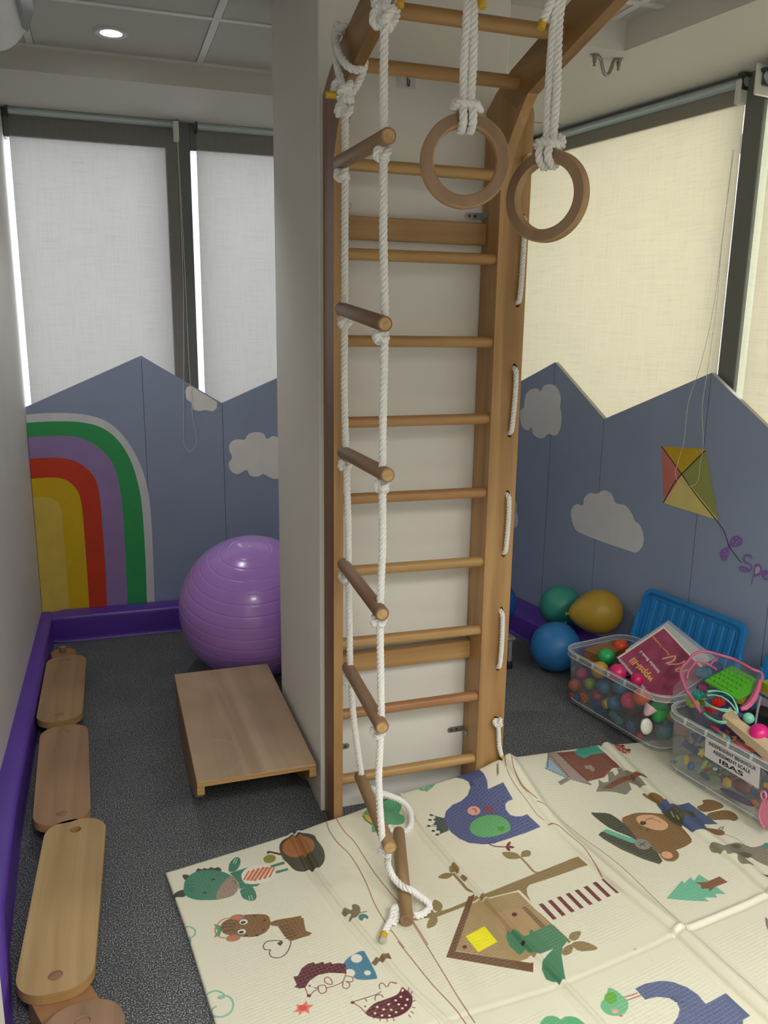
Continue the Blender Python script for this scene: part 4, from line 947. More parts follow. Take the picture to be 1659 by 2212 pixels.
# branch with leaves and the tree house
tb = '#8c7850'
fill(S([(955, 940), (1020, 930), (1090, 945), (1125, 985), (1070, 998), (1000, 990)]), tb, zB); fill(S([(1130, 975), (1140, 930), (1185, 915), (1218, 930), (1215, 965), (1170, 978)]), tb, zB)
line([(1130, 985), (1190, 1050), (1250, 1115), (1300, 1125)], tb, .006, zB)
fill([(230, 440), (370, 400), (500, 345), (620, 298), (800, 225), (990, 150), (1290, 38), (1362, 100), (1050, 200), (940, 235), (922, 260), (925, 300), (960, 370), (1090, 500), (1240, 640), (1225, 655), (1080, 520), (930, 330), (870, 270), (640, 330), (560, 360), (480, 385), (270, 465)], tb, zC)
line([(400, 165), (450, 220), (500, 275), (560, 305)], tb, .006, zC)
for q in ([(285, 180), (340, 148), (395, 160), (350, 190)], [(368, 140), (372, 100), (400, 82), (440, 130), (405, 155)], [(425, 175), (460, 165), (500, 200), (460, 195)], [(245, 375), (262, 338), (305, 358), (320, 388), (300, 425), (258, 410)], [(145, 465), (190, 440), (235, 410), (268, 440), (268, 460), (210, 470)], [(208, 540), (215, 490), (245, 455), (275, 455), (284, 490), (260, 525)], [(1225, 620), (1240, 580), (1305, 568), (1305, 600), (1270, 635)], [(1245, 655), (1330, 640), (1432, 688), (1370, 708), (1290, 705)], [(1180, 735), (1185, 690), (1240, 660), (1255, 690), (1230, 730)]): fill(S(q, 3), tb, zC)
fill([(520, 350), (860, 285), (1095, 520), (980, 600), (1000, 735), (870, 780), (410, 700)], '#a38d65', zC)
fill(S([(700, 470), (760, 420), (860, 400), (930, 440), (1000, 540), (960, 590), (860, 600), (760, 590), (710, 540)]), '#ae9069', zC)
line([(535, 358), (700, 315), (860, 278), (985, 400), (1110, 518)], '#dcd8c0', .004, zC, False)
fill([(505, 315), (548, 312), (412, 705), (970, 795), (968, 858), (345, 748)], '#6f5039', zC)
fill([(885, 395), (915, 388), (1060, 530), (1030, 548)], '#806146', zC)
fill([(780, 560), (830, 560), (900, 600), (940, 590), (945, 555), (965, 555), (970, 570), (1100, 515), (1220, 630), (1180, 680), (1172, 740), (1185, 820), (1200, 910), (1165, 935), (1120, 945), (1060, 910), (1030, 850), (1035, 790), (1065, 740), (1115, 690), (1000, 735), (930, 700), (870, 735), (800, 670), (775, 610)], '#4c8060', zC)
fill([(482, 597), (622, 527), (713, 638), (575, 713)], '#ece21a', zC)
ell(835, 445, 19, 14, zC, '#5e2a33'); ell(478, 675, 17, 13, zC, '#5e2a33'); ell(785, 555, 12, 9, zC, '#3a2a20'); ell(890, 650, 22, 12, zC, '#3a3028')
for k in range(8):
    t_ = k/7; a = (1008+t_*449, 375-t_*172); b = (1036+t_*449, 367-t_*172); c = (1138+t_*452, 477-t_*182); d = (1112+t_*453, 487-t_*184)
    fill([a, b, c, d], '#6a2d3a', zC)
fill(S([(1035, 1250), (1045, 1190), (1090, 1172), (1140, 1180), (1165, 1198), (1200, 1178), (1260, 1178), (1310, 1205), (1330, 1250)], 3), '#5aa877', zC)
# brick house, sailing pine leaves, strawberry
fill([(82, 148), (150, 146), (370, 358), (398, 385), (270, 345), (60, 262)], '#9c8c82', zD); fill([(78, 165), (62, 262), (225, 335), (85, 190)], '#8fb0c0', zD)
line([(95, 170), (230, 325)], '#7a3d3d', .004, zD)
for a, b in (((82, 150), (78, 260)), ((60, 262), (235, 340)), ((235, 340), (395, 385))): 
    for q in range(7):
        u, v = q/7, (q+.55)/7; line([(a[0]+(b[0]-a[0])*u, a[1]+(b[1]-a[1])*u), (a[0]+(b[0]-a[0])*v, a[1]+(b[1]-a[1])*v)], '#3a3a42', .003, zD)
fill([(140, 150), (265, 138), (480, 150), (545, 210), (620, 265), (545, 265), (500, 310), (480, 330), (365, 358), (250, 255)], '#7f4d3d', zD)
for k in range(9): line([(165+k*42, 158+k*3), (345+k*22, 330-k*6)], '#744436', .0018, zD)
for k in range(12):
    u, v = k/12, (k+.5)/12; line([(155+215*u, 150+208*u), (155+215*v, 150+208*v)], '#2f2f30', .003, zD)
fill([(268, 145), (310, 110), (430, 105), (485, 158), (385, 165), (345, 193), (290, 170)], '#419c87', zD)
fill([(340, 245), (385, 240), (420, 270), (400, 290), (375, 270), (350, 268)], '#9a8f86', zD)
fill([(150, 360), (205, 330), (240, 345), (172, 383)], '#86807a', zD)
fill([(425, 433), (445, 385), (442, 345), (480, 368), (515, 360), (512, 320), (500, 290), (545, 290), (560, 320), (585, 305), (575, 268), (620, 270), (690, 315), (740, 355), (785, 408), (720, 392), (660, 370), (680, 420), (640, 455), (560, 435), (500, 430)], '#837f72', zD)
fill([(470, 410), (520, 375), (570, 345), (650, 320), (760, 305), (797, 330), (700, 350), (640, 358), (560, 395), (530, 412)], '#7d4d36', zD)
fill(S([(560, 90), (600, 95), (640, 120), (672, 145), (640, 157), (590, 145), (565, 115)], 3), '#b4583f', zD); fill([(600, 96), (620, 92), (635, 106), (615, 108)], '#3e4a34', zD); fill([(640, 125), (665, 120), (678, 135), (655, 138)], '#3e4a34', zD)
for cx, cy in ((585, 110), (605, 125), (630, 138), (605, 142), (650, 148)): ell(cx, cy, 7, 4, zD, '#e0d6c0')
fill(S([(960, 210), (985, 200), (1010, 215), (985, 228)], 2), '#4f8a5c', zD)
# bear with a hat, jumper and a dog
bb = '#80613a'
fill(S([(610, 640), (660, 600), (740, 582), (850, 590), (950, 610), (1030, 680), (1110, 775), (1090, 810), (1020, 840), (985, 850), (900, 880), (860, 860), (800, 800), (720, 770)], 3), bb, zD)
fill(S([(885, 880), (930, 855), (980, 842), (1015, 862), (1018, 900), (980, 927), (920, 920)], 3), bb, zD); ell(935, 882, 42, 25, zD, '#d6a47c', 12)
fill(S([(712, 625), (740, 602), (800, 598), (860, 610), (940, 665), (925, 700), (870, 708), (800, 690), (740, 665)], 3), '#d6a67e', zD)
ell(762, 656, 23, 14, zD, '#3d3a33'); line([(775, 648), (800, 625), (870, 640), (885, 652)], '#5a4433', .0018, zD); line([(800, 625), (835, 618)], '#5a4433', .0018, zD)
ell(742, 690, 16, 9, zD, '#6f5a34', 20); ell(793, 706, 12, 8, zD, '#5a4a30')
hc_ = '#474a3a'
fill(S([(392, 590), (430, 583), (520, 590), (600, 640), (665, 700), (722, 778), (660, 750), (520, 690)], 3), hc_, zD); fill([(442, 740), (460, 720), (505, 708), (700, 790), (820, 820), (870, 870), (903, 925), (880, 948), (760, 910), (600, 840), (480, 770)], hc_, zD)
fill([(470, 715), (500, 697), (725, 780), (690, 800)], '#62b39b', zD); ell(758, 806, 60, 36, zD, '#8c887e', 15)
for q in ([(735, 795), (780, 818)], [(738, 818), (778, 792)]): line(q, '#3a3a34', .0028, zD)
line([(455, 745), (600, 825), (760, 898), (875, 935)], '#8f907c', .0012, zD)
jb = '#4d5c7c'
fill(S([(755, 455), (790, 450), (850, 465), (910, 510), (865, 522), (800, 490)], 3), bb, zD)
for q in ([(1150, 540), (1195, 515), (1190, 490), (1250, 485), (1320, 510), (1340, 540), (1290, 558), (1200, 575)], [(1225, 590), (1330, 562), (1400, 572), (1447, 615), (1420, 640), (1370, 630), (1250, 630)], [(1205, 695), (1300, 700), (1345, 715), (1340, 740), (1280, 745), (1205, 730)]): fill(S(q, 3), bb, zD)
fill([(858, 528), (925, 508), (955, 545), (1090, 506), (1300, 662), (1200, 665), (1215, 690), (1210, 730), (1130, 720), (1060, 690), (1000, 640), (890, 570)], jb, zD)
fill([(890, 578), (980, 560), (1120, 575), (1150, 610), (1060, 625), (1040, 690), (960, 650)], '#47473a', zD)
for k, c in enumerate(('#b8503c', '#c9bd8e', '#4c8f62', '#b8503c', '#c9bd8e', '#4c8f62')): line([(930+k*30, 575+(k % 2)*6), (955+k*30, 600+(k % 2)*8)], c, .002, zD); line([(975+k*25, 612), (995+k*25, 632)], c, .002, zD)
for q in ([(1305, 700), (1320, 685), (1340, 682), (1330, 700), (1310, 706)],): line(q, '#3a3a34', .002, zD)
line([(1345, 735), (1420, 760), (1460, 785), (1490, 810)], '#4a4a40', .0014, zD)
gd = '#7f7d6a'
fill(S([(1240, 812), (1270, 812), (1310, 830), (1350, 845), (1380, 810), (1440, 795), (1500, 815), (1560, 830), (1680, 810), (1760, 900), (1720, 980), (1600, 940), (1540, 905), (1480, 890), (1500, 930), (1555, 960), (1550, 975), (1480, 975), (1440, 940), (1435, 905), (1370, 895), (1345, 870), (1270, 875), (1240, 845)], 3), gd, zD)
fill(S([(1390, 820), (1440, 805), (1470, 825), (1440, 840)], 3), '#5c5a49', zD); fill(S([(1435, 880), (1500, 865), (1550, 890), (1490, 915)], 3), '#5c5a49', zD); ell(1650, 815, 28, 16, zD, '#3a8f8a')
fill([(1605, 1042), (1659, 1030), (1700, 1045), (1659, 1052)], '#4a473c', zD)
fill([(770, 362), (905, 203), (930, 225), (982, 173), (1010, 205), (1057, 148), (1150, 210), (1290, 322), (1200, 318), (1215, 352), (1105, 350), (1140, 385), (950, 378)], '#6db494', zE)
fill([(1025, 220), (1120, 215), (1235, 168), (1308, 218), (1195, 258), (1150, 300), (1140, 272), (1080, 275), (1070, 240)], '#80553a', zE)
fill([(497, 1152), (580, 1110), (700, 1087), (760, 1085), (830, 1095), (950, 1140), (1040, 1200), (1115, 1285), (1290, 1203), (1503, 1400), (1440, 1435), (1440, 1500), (800, 1500), (870, 1400), (888, 1330), (860, 1270), (800, 1235), (690, 1222), (583, 1247)], '#5a668a', zE)
for q in ([(810, 1240), (830, 1212)], [(825, 1250), (885, 1220)], [(840, 1262), (920, 1270)]): line(q, '#2c3050', .0016, zE)
line([(400, 1228), (460, 1210), (515, 1190)], '#8c4040', .002, zE); line([(425, 1255), (545, 1210)], '#8c4040', .002, zE)
fill(S([(265, 1143), (330, 1170), (380, 1210), (430, 1260), (435, 1320), (400, 1370), (330, 1392), (250, 1375), (200, 1330), (195, 1280), (225, 1240), (250, 1190)], 3), '#6fb587', zE)
fill(S([(225, 1230), (250, 1190), (300, 1185), (335, 1210), (330, 1260), (300, 1290), (250, 1275)], 3), '#62a843', zE); ell(320, 1350, 30, 20, zE, '#e0a890'); fill([(355, 1388), (390, 1380), (375, 1402)], '#c95a4c', zE)
fill(S([(1635, 530), (1670, 560), (1720, 620), (1700, 700), (1650, 620)], 3), '#8c6a70', zE)
for x, y, r_ in ((495, 812, 16), (640, 905, 8)): ell(x, y, r_, r_*.6, zE, '#b9b49c')
# embossed area mask in the alpha channel
gy, gx = np.meshgrid(np.arange(IH), np.arange(IW), indexing='ij'); wx = IX0+(gx+.5)*PXM; wy = IY0+(gy+.5)*PXM
mk = np.ones(wx.shape)
for C in (C1, C2, C3, C4, C5): mk *= np.clip((np.abs(wx-C(wy[:, 0])[:, None]-(0 if C in (C1, C2) else .02))-.05)/.01, 0, 1)
mk *= np.clip((np.abs(wy-yCross(wx[0])[None, :])-.045)/.01, 0, 1)*np.clip((wx-xLeft(wy[:, 0])[:, None]-.05)/.01, 0, 1)*np.clip((yE(wx[0])[None, :]-wy-.03)/.01, 0, 1)
# woven dash relief
U, Vv = wx+.18*wy, wy-.18*wx
def saw(t, p): return np.abs(((t/p) % 1)-.5)*2
cell = 0.0095
rowi = np.floor(Vv/cell).astype(int); off = (rowi % 2)*cell
d1_ = np.exp(-((saw(Vv, cell)-1)*cell/2/.0010)**2)*(((U+off) % (2*cell)) < cell*1.35)
coli = np.floor(U/cell).astype(int); off2 = (coli % 2)*cell
d2_ = np.exp(-((saw(U, cell)-1)*cell/2/.0010)**2)*(((Vv+off2) % (2*cell)) < cell*1.1)
IMG[..., 3] = np.clip(mk*np.maximum(d1_, d2_*.7), 0, 1)
im = bpy.data.images.new('mat_print', IW, IH, alpha=True); im.alpha_mode = 'CHANNEL_PACKED'
im.pixels.foreach_set(IMG.ravel()); im.pack()
def mat_material():
    m = bpy.data.materials.new('printed_foam'); m.use_nodes = True; nt = m.node_tree; b = nt.nodes['Principled BSDF']; L = nt.links.new
    tc = nt.nodes.new('ShaderNodeTexCoord'); mp = nt.nodes.new('ShaderNodeMapping'); mp.vector_type = 'POINT'
    mp.inputs['Location'].default_value = (-IX0/(IX1-IX0), -IY0/(IY1-IY0), 0); mp.inputs['Scale'].default_value = (1/(IX1-IX0), 1/(IY1-IY0), 0)
    ti = nt.nodes.new('ShaderNodeTexImage'); ti.image = im; ti.interpolation = 'Cubic'; ti.extension = 'EXTEND'
    L(tc.outputs['Object'], mp.inputs[0]); L(mp.outputs[0], ti.inputs[0]); mx = nt.nodes.new('ShaderNodeMix'); mx.data_type = 'RGBA'; mx.inputs['B'].default_value = (*srgb('#efecda'), 1); mm = nt.nodes.new('ShaderNodeMath'); mm.operation = 'MULTIPLY'; mm.inputs[1].default_value = 0.16
    L(ti.outputs['Alpha'], mm.inputs[0]); L(mm.outputs[0], mx.inputs[0]); L(ti.outputs['Color'], mx.inputs['A']); L(mx.outputs['Result'], b.inputs['Base Color'])
    bp = nt.nodes.new('ShaderNodeBump'); bp.inputs['Strength'].default_value = 0.8; bp.inputs['Distance'].default_value = 0.0008
    L(ti.outputs['Alpha'], bp.inputs['Height']); L(bp.outputs[0], b.inputs['Normal'])
    b.inputs['Roughness'].default_value = 0.42; b.inputs['Specular IOR Level'].default_value = 0.45; b.inputs['Coat Weight'].default_value = 0.15; b.inputs['Coat Roughness'].default_value = 0.3
    return m
GN, GM = 780, 400
u = np.linspace(0, 1, GN); v = np.linspace(0, 1, GM); Ug, Vg = np.meshgrid(u, v)
Xg = .1+Ug*2.05; Yg_ = .45+Vg*(yE(Xg)-.45); Xg = xLeft(Yg_)+Ug*(2.15-xLeft(Yg_)); Yg_ = .45+Vg*(yE(Xg)-.45)
Zg = Hm(Xg, Yg_)
edge = np.minimum(np.minimum(Ug*2.05, (1-Vg)*1.7), .006)/.006; Zg = Zg-.003*(1-edge)**2
top = np.stack([Xg, Yg_, Zg], -1).reshape(-1, 3)
idx = np.arange(GN*GM).reshape(GM, GN)
F = np.stack([idx[:-1, :-1], idx[:-1, 1:], idx[1:, 1:], idx[1:, :-1]], -1).reshape(-1, 4)
bnd = np.concatenate([idx[0, :], idx[1:, -1], idx[-1, -2::-1], idx[-2:0:-1, 0]])
low = top[bnd].copy(); low[:, 2] -= .011
allv = np.concatenate([top, low]); nb = len(bnd); li = len(top)+np.arange(nb)
FS = np.stack([bnd, li, np.roll(li, -1), np.roll(bnd, -1)], -1)
FA = np.concatenate([F, FS]).astype(np.int32)
me = bpy.data.meshes.new('play_mat'); me.vertices.add(len(allv)); me.vertices.foreach_set('co', allv.ravel().astype(np.float32))
me.loops.add(FA.size); me.loops.foreach_set('vertex_index', FA.ravel()); me.polygons.add(len(FA))
me.polygons.foreach_set('loop_start', np.arange(len(FA), dtype=np.int32)*4); me.update(calc_edges=True)
sm = np.ones(len(FA), bool); sm[len(F):] = False; me.polygons.foreach_set('use_smooth', sm)
me.materials.append(mat_material())
pmat = bpy.data.objects.new('play_mat', me); COL.objects.link(pmat)
tag(pmat, 'large cream folding foam play mat printed with animals, a tree house and winding lines', 'play mat')

# ================================================================== balance boards along the left wall
M_bd = {n: wood('balance_ply_'+n, a, b, 'y', rough=.55, scale=.55, coat=.0, ring=1.2) for n, a, b in (('a', '#a98a68', '#8b6f53'), ('b', '#a58366', '#886a53'), ('c', '#b89c6f', '#9c8058'), ('d', '#9f7f63', '#7f6450'))}
M_ply = mat('ply_edge', '#b28c56', 0.6, var=.35, vscale=1.0, stretch=(3, 3, 420))
M_conn = wood('connector_beech', '#a87e58', '#8c6545', 'y', rough=.55, scale=.6, coat=0)
def board(label, pf, pn, wd, kind, hole_far=True):
    """stadium board with its far end at pf and near end at pn (world xy), top at z .09"""
    a, b = V(pf), V(pn); L_ = (b-a).length; c = (a+b)/2; ey = (a-b).normalized(); ex = V((ey.y, -ey.x, 0))
    t = thing('balance_board', label, 'balance board', (c.x, c.y, 0.06), 'wooden balance boards linked in a row')
    out = stadium(wd/2, L_/2, wd*.41, 12); loops = [out]
    hf, hn = (0.0, L_/2-.052), (0.0, -L_/2+.052)
    for h in (hf, hn): loops.append(circ(h[0], h[1], .0155, n=20))
    bm = NB(); prism(bm, loops, (c.x, c.y, .064), ex, ey, V((0, 0, 1)), .0245)
    for f in bm.faces:
        if abs(f.normal.z) < .8: f.material_index = 1
    obj('plank', bm, [M_bd[kind], M_ply], t)
    return ex, ey, c, hf, hn
def connector(label, pa, pb, wd=.10, tops=(.0872, .0872), extra=0.0):
    """block under two boards, its pegs standing in their holes at pa and pb"""
    pa, pb = V((pa[0], pa[1], 0)), V((pb[0], pb[1], 0)); c = (pa+pb)/2; ey = (pa-pb).normalized(); ex = V((ey.y, -ey.x, 0)); ln = (pa-pb).length+.075+extra
    t = thing('connector_block', label, 'connector block', (c.x, c.y, 0), 'wooden blocks carrying the balance boards')
    bm = NB(); prism(bm, [stadium(wd/2, ln/2, wd*.38, 8)], (c.x, c.y, 0.001), ex, ey, V((0, 0, 1)), .0615)
    for f in bm.faces:
        if abs(f.normal.z) < .8: f.material_index = 1
    obj('block', bm, [M_conn, M_ply], t)
    for p, z in ((pa, tops[0]), (pb, tops[1])):
        bm = NB(); rod(bm, p+V((0, 0, .055)), p+V((0, 0, z)), .0148, 20, .001); obj('peg', bm, M_bd['b'], t, smooth=True)
def hole(bd, which): ex, ey, c, hf, hn = bd; h = hf if which == 'f' else hn; q = c+ex*h[0]+ey*h[1]; return (q.x, q.y)
Z9 = .0885
def pz(p): q = on_z(p, Z9); return V((q.x, q.y, 0))
B2f, B2n = pz((145, 1416)), pz((127, 1558)); B3f, B3n = pz((139, 1567)), pz((133, 1779)); B4f, B4n = pz((166, 1769)), pz((114, 2146))
bd2 = board('far balance board, short light brown plank next to the corner of the bolsters', B2f, B2n, .158, 'a')
bd3 = board('middle balance board, reddish brown plank with two plugged holes', B3f, B3n, .158, 'b')
bd4 = board('long pale balance board with an open round hole, nearest but one', B4f, B4n, .164, 'c')
B5f = V((-.122, 1.585, 0)); B5n = V((-.085, .95, 0))
bd5 = board('nearest balance board, dark worn plank cut by the bottom edge', B5f, B5n, .16, 'd')
h2 = hole(bd2, 'f')
connector('far connector block with a bare peg sticking up behind the last board', (h2[0]-.022, h2[1]+.168), h2, tops=(.086, .0872), wd=.10)
connector('connector block under the joint of the two shorter boards', hole(bd2, 'n'), hole(bd3, 'f'))
connector('connector block under the joint of the middle and the long pale board', hole(bd3, 'n'), hole(bd4, 'f'), tops=(.0872, .0575))
connector('connector block under the near end of the long pale board', hole(bd4, 'n'), hole(bd5, 'f'), wd=.118, extra=.02)

# ================================================================== rocker board
M_rk = wood('rocker_top_ply', '#b8a084', '#9c8468', 'y', rough=.5, scale=.35, coat=.05, ring=1.5)
t = thing('rocker_board', 'low plywood rocker board with curved sides leaning towards the column', 'rocker board', (.37, 2.64, 0))
x0, x1, y0, y1, zt = .190, .552, 2.235, 3.04, .172
bm = NB(); box(bm, (x0, y0, zt-.017), (x1, y1, zt), bev=.0025, seg=2)
for f in bm.faces:
    if abs(f.normal.z) < .7: f.material_index = 1
obj('top', bm, [M_rk, M_ply], t)
prof = [(y0+.002, zt-.017), (y0+.002, zt-.042)]
for k in range(1, 16):
    s = k/16; prof.append((y0+.002+(y1-y0-.004)*s, zt-.045-(zt-.046)*math.sin(math.pi*s)**.8))
prof += [(y1-.002, zt-.042), (y1-.002, zt-.017)]
for xa in (x0, x1-.022):
    bm = NB(); prism(bm, [prof], (xa, 0, 0), (0, 1, 0), (0, 0, 1), (1, 0, 0), .022)
    for f in bm.faces:
        if abs(f.normal.x) < .7: f.material_index = 1
    obj('side', bm, [wood('rocker_side_ply', '#9f7a4d', '#80603c', 'y', scale=.5), M_ply], t)
M_stain = mat('dark_wear_mark', '#a48d70', .5)
bm = NB(); P = [V((.27+.07*math.cos(a), 2.37+.105*math.sin(a), zt+.0004)) for a in [i/40*math.pi*1.62-2.3 for i in range(41)]]
stroke_bm(bm, P, .011, (0, 0, 1), .0001); obj('scuff_ring', bm, M_stain, t, label='faint dark ring rubbed into the wood')

# ================================================================== exercise ball, balloons
def ridged_ball(c, r, axis):
    prof = []; n = 480
    for i in range(n+1):
        th = math.pi*i/n; d = 0
        lat = math.degrees(th)-90
        for q in (-62, -52, -43, -34, -25, -16, -7, 2, 11, 20, 29, 38, 47, 56, 66, 74):
            d -= .0012*math.exp(-((lat-q)/.5)**2)
        if th > math.pi*.985: d += .0
        prof.append(((r+d)*math.sin(th), -(r+d)*math.cos(th)))
    bm = NB(); lathe(bm, prof, c, 96, rot=V((0, 0, 1)).rotation_difference(V(axis).normalized()).to_matrix()); return bm
yc = V((.547, 3.347, .306))
t = thing('exercise_ball', 'big glossy violet exercise ball with ridges, partly behind the column', 'exercise ball', (yc.x, yc.y, 0))
M_ball = mat('violet_vinyl_ball', '#b587de', .23, spec=.6, coat=.3)
tilt = V((-.06, -.30, .95))
bm = ridged_ball(yc, .3065, tilt); obj('skin', bm, M_ball, t, smooth=True)
pv = yc+tilt.normalized()*.3055
bm = NB(); lathe(bm, [(0, .003), (.006, .0028), (.0075, .001), (.012, .0002), (.016, -.001)], pv, 16, rot=V((0, 0, 1)).rotation_difference(tilt).to_matrix()); obj('valve_plug', bm, mat('valve', '#cdb6e0', .3), t, smooth=True)
def balloon(label, c, r, col, axis, elong=1.0, tip=.25, name='balloon', grp='balloons on the floor'):
    """axis points to the knot"""
    t = thing(name, label, 'balloon', (c[0], c[1], c[2]-r), grp)
    prof = []; n = 40
    for i in range(n+1):
        th = math.pi*i/n; z = -math.cos(th); rad = math.sin(th)
        if z > 0: rad *= (1-tip*z*z*.55); z *= elong
        prof.append((r*rad, r*z))
    q = V((0, 0, 1)).rotation_difference(V(axis).normalized()).to_matrix()
    bm = NB(); lathe(bm, prof, c, 48, rot=q); obj('skin', bm, mat('balloon_'+col[1:], col, .45, spec=.4, coat=.04), t, smooth=True)
    k = V(c)+q @ V((0, 0, r*elong)); bm = NB()
    lathe(bm, [(0.0, -.004), (.006, -.002), (.0035, .003), (.006, .008), (.0085, .013), (.006, .014), (0, .011)], k, 14, rot=q); obj('knot', bm, mat('balloon_knot_'+col[1:], col, .5), t, smooth=True)
    return t
balloon('blue balloon on the carpet beside the left clear tub', (1.830, 2.989, .112), .111, '#2f76b3', (.3, .2, .35), 1.02)
balloon('teal green balloon, topmost at the back against the wall', (1.962, 3.184, .223), .097, '#3a9484', (.45, -.6, -.55), 1.05)
balloon('mustard yellow pear-shaped balloon above the blue one', (1.997, 2.918, .282), .098, '#a98a2b', (-.92, .25, -.05), 1.42, .6)
bc = on_z((1068, 1322), .26); 
balloon('dark blue balloon showing behind the foot of the right upright', (1.63, 3.22, .262), .105, '#1f4f9e', (-.2, .1, -1), 1.05)
t = thing('step_stool', 'small grey stool with black feet behind the right upright', 'stool', (1.58, 3.18, 0))
bm = NB(); box(bm, (1.47, 3.05, .135), (1.665, 3.33, .150), bev=.006, seg=2); obj('seat', bm, mat('stool_grey', '#7c7f7c', .5), t)
for x, y in ((1.645, 3.07), (1.645, 3.31), (1.49, 3.07), (1.49, 3.31)):
    bm = NB(); rod(bm, (x, y, .03), (x, y, .135), .011, 14); o = obj('leg', bm, mat('stool_leg', '#8f918c', .5), t, smooth=True)
    bm = NB(); lathe(bm, [(0, 0.001), (.017, .001), (.017, .03), (.012, .036), (0, .036)], (x, y, 0), 14); obj('foot', bm, mat('black_rubber', '#161616', .6), o, smooth=True)
# ================================================================== clear tubs and their contents
M_tub = clear_plastic('tub_plastic', '#c9cfd0', .085, .22)
M_rim = clear_plastic('tub_rim_plastic', '#c9cfd0', .24, .25)
M_rime = clear_plastic('tub_edge_plastic', '#eef2f2', .5, .2)
EZV = V((0, 0, 1))
class Tub:
    def __init__(s, label, c, z0):
        s.c, s.z0 = V((c[0], c[1], 0)), z0
        s.t = thing('storage_tub', label, 'storage tub', (c[0], c[1], z0), 'clear storage tubs')
        P = lambda u, v, z: s.c+RT*u+RN*v+EZV*(z0+z)
        s.P = P
        bm = NB(); lv = []
        for z, hu, hv, r in ((.001, .232, .132, .05), (.003, .247, .146, .055), (.012, .254, .152, .06), (.12, .260, .158, .065), (.228, .264, .166, .07)):
            lv.append([bm.verts.new(P(x, y, z)) for x, y in stadium(hu, hv, r, 8)])
        for a, b in zip(lv, lv[1:]):
            for k in range(len(a)): bm.faces.new((a[k], a[(k+1) % len(a)], b[(k+1) % len(b)], b[k]))
        bm.faces.new(lv[0]); obj('shell', bm, M_tub, s.t, smooth=True)
        bm = NB(); secs = []
        for hu, hv, r, z in ((.258, .166, .07, .228), (.268, .176, .078, .226), (.270, .178, .08, .222), (.270, .178, .08, .206), (.268, .176, .078, .206), (.2685, .1765, .0785, .2275)):
            L_ = []
            for x, y in stadium(hu, hv, r, 8):
                dz = -.022 if abs(y) < .062 and abs(x) > hu-.01 and z > .215 else 0
                L_.append(bm.verts.new(P(x, y, z+dz)))
            secs.append(L_)
        for a, b in zip(secs[:4], secs[1:4]):
            for k in range(len(a)): bm.faces.new((a[k], a[(k+1) % len(a)], b[(k+1) % len(b)], b[k]))
        obj('rim', bm, M_rim, s.t)
        bm = NB()
        for z, hh in ((.2265, .178), (.206, .178)):
            loop = [P(x, y, z) for x, y in stadium(.270, .178, .08, 8)]
            tube(bm, loop+[loop[0]], .0014, 6, cap=False)
        for x in [-.17+.085*i for i in range(5)]:
            for sg in (-1, 1):
                box(bm, (x-.001, sg*.172-.006, .206), (x+.001, sg*.172+.006, .2265), frame=(s.c+EZV*z0, RT, RN, EZV))
        obj('rim_ribs', bm, M_rime, s.t)['kind'] = 'stuff'
        for a, b in ((-.15, -1), (.15, -1), (-.15, 1), (.15, 1)):
            bm = NB(); box(bm, (a-.06, b*.13-.012, .0005), (a+.06, b*.13+.012, .016), bev=.006, frame=(s.c+EZV*z0, RT, RN, EZV)); obj('foot', bm, M_tub, s.t)
        bm = NB(); loop = [P(x, y, .022) for x, y in stadium(.2550, .1530, .0605, 8)]; tube(bm, loop+[loop[0]], .0013, 6, cap=False); obj('base_edge', bm, M_rime, s.t, smooth=True)
    def side(s, p, inset=0.0, which='v'):
        """ray through the photo point onto the wall-facing plane set inset metres inside the long side"""
        if which == 'v':
            n = (-RN + EZV*-.07).normalized(); q = s.P(0, -.1595, .14)
        else:
            n = (RT + EZV*-.045).normalized(); q = s.P(.261, 0, .14)
        return on_pl(p, q-n*inset, n)
T1 = Tub('left clear plastic tub full of coloured balls and toys, half on the carpet', (1.892, 2.462), .017)
T2 = Tub('right clear plastic tub with a white printed label on its side', (1.947, 1.892), .017)
def pl(name, col, rough=.35): return mat('toy_'+name, col, rough, spec=.5)
def ball(T, px, rp_, col, label, inset=None, which='v', z=None, name='ball', grp='plastic balls in the tubs', cat='ball', ctr=None):
    q = ctr if ctr else (on_z(px, z) if z else T.side(px, .03, which)); r = rp_*_f.dot(q-CAM)/F_PX
    if not z and not ctr:
        q = T.side(px, max(r*1.06+(inset or 0), .01), which); r = rp_*_f.dot(q-CAM)/F_PX
    t = thing(name, label, cat, q-V((0, 0, r)), grp)
    bm = NB(); sphere(bm, q, r*.97, 28); obj('shell', bm, pl('ball_'+col[1:], col, .32), t, smooth=True)
    bm = NB(); a, b = V((1, .3, .2)).normalized(), V((0, 1, -.3)).normalized(); b = (b-a*a.dot(b)).normalized()
    loop = [q+(a*math.cos(k*math.pi/16)+b*math.sin(k*math.pi/16))*r*.9705 for k in range(33)]; tube(bm, loop, .0005, 4, cap=False); obj('seam', bm, pl('ball_'+col[1:], col, .32), t)
    return q, r
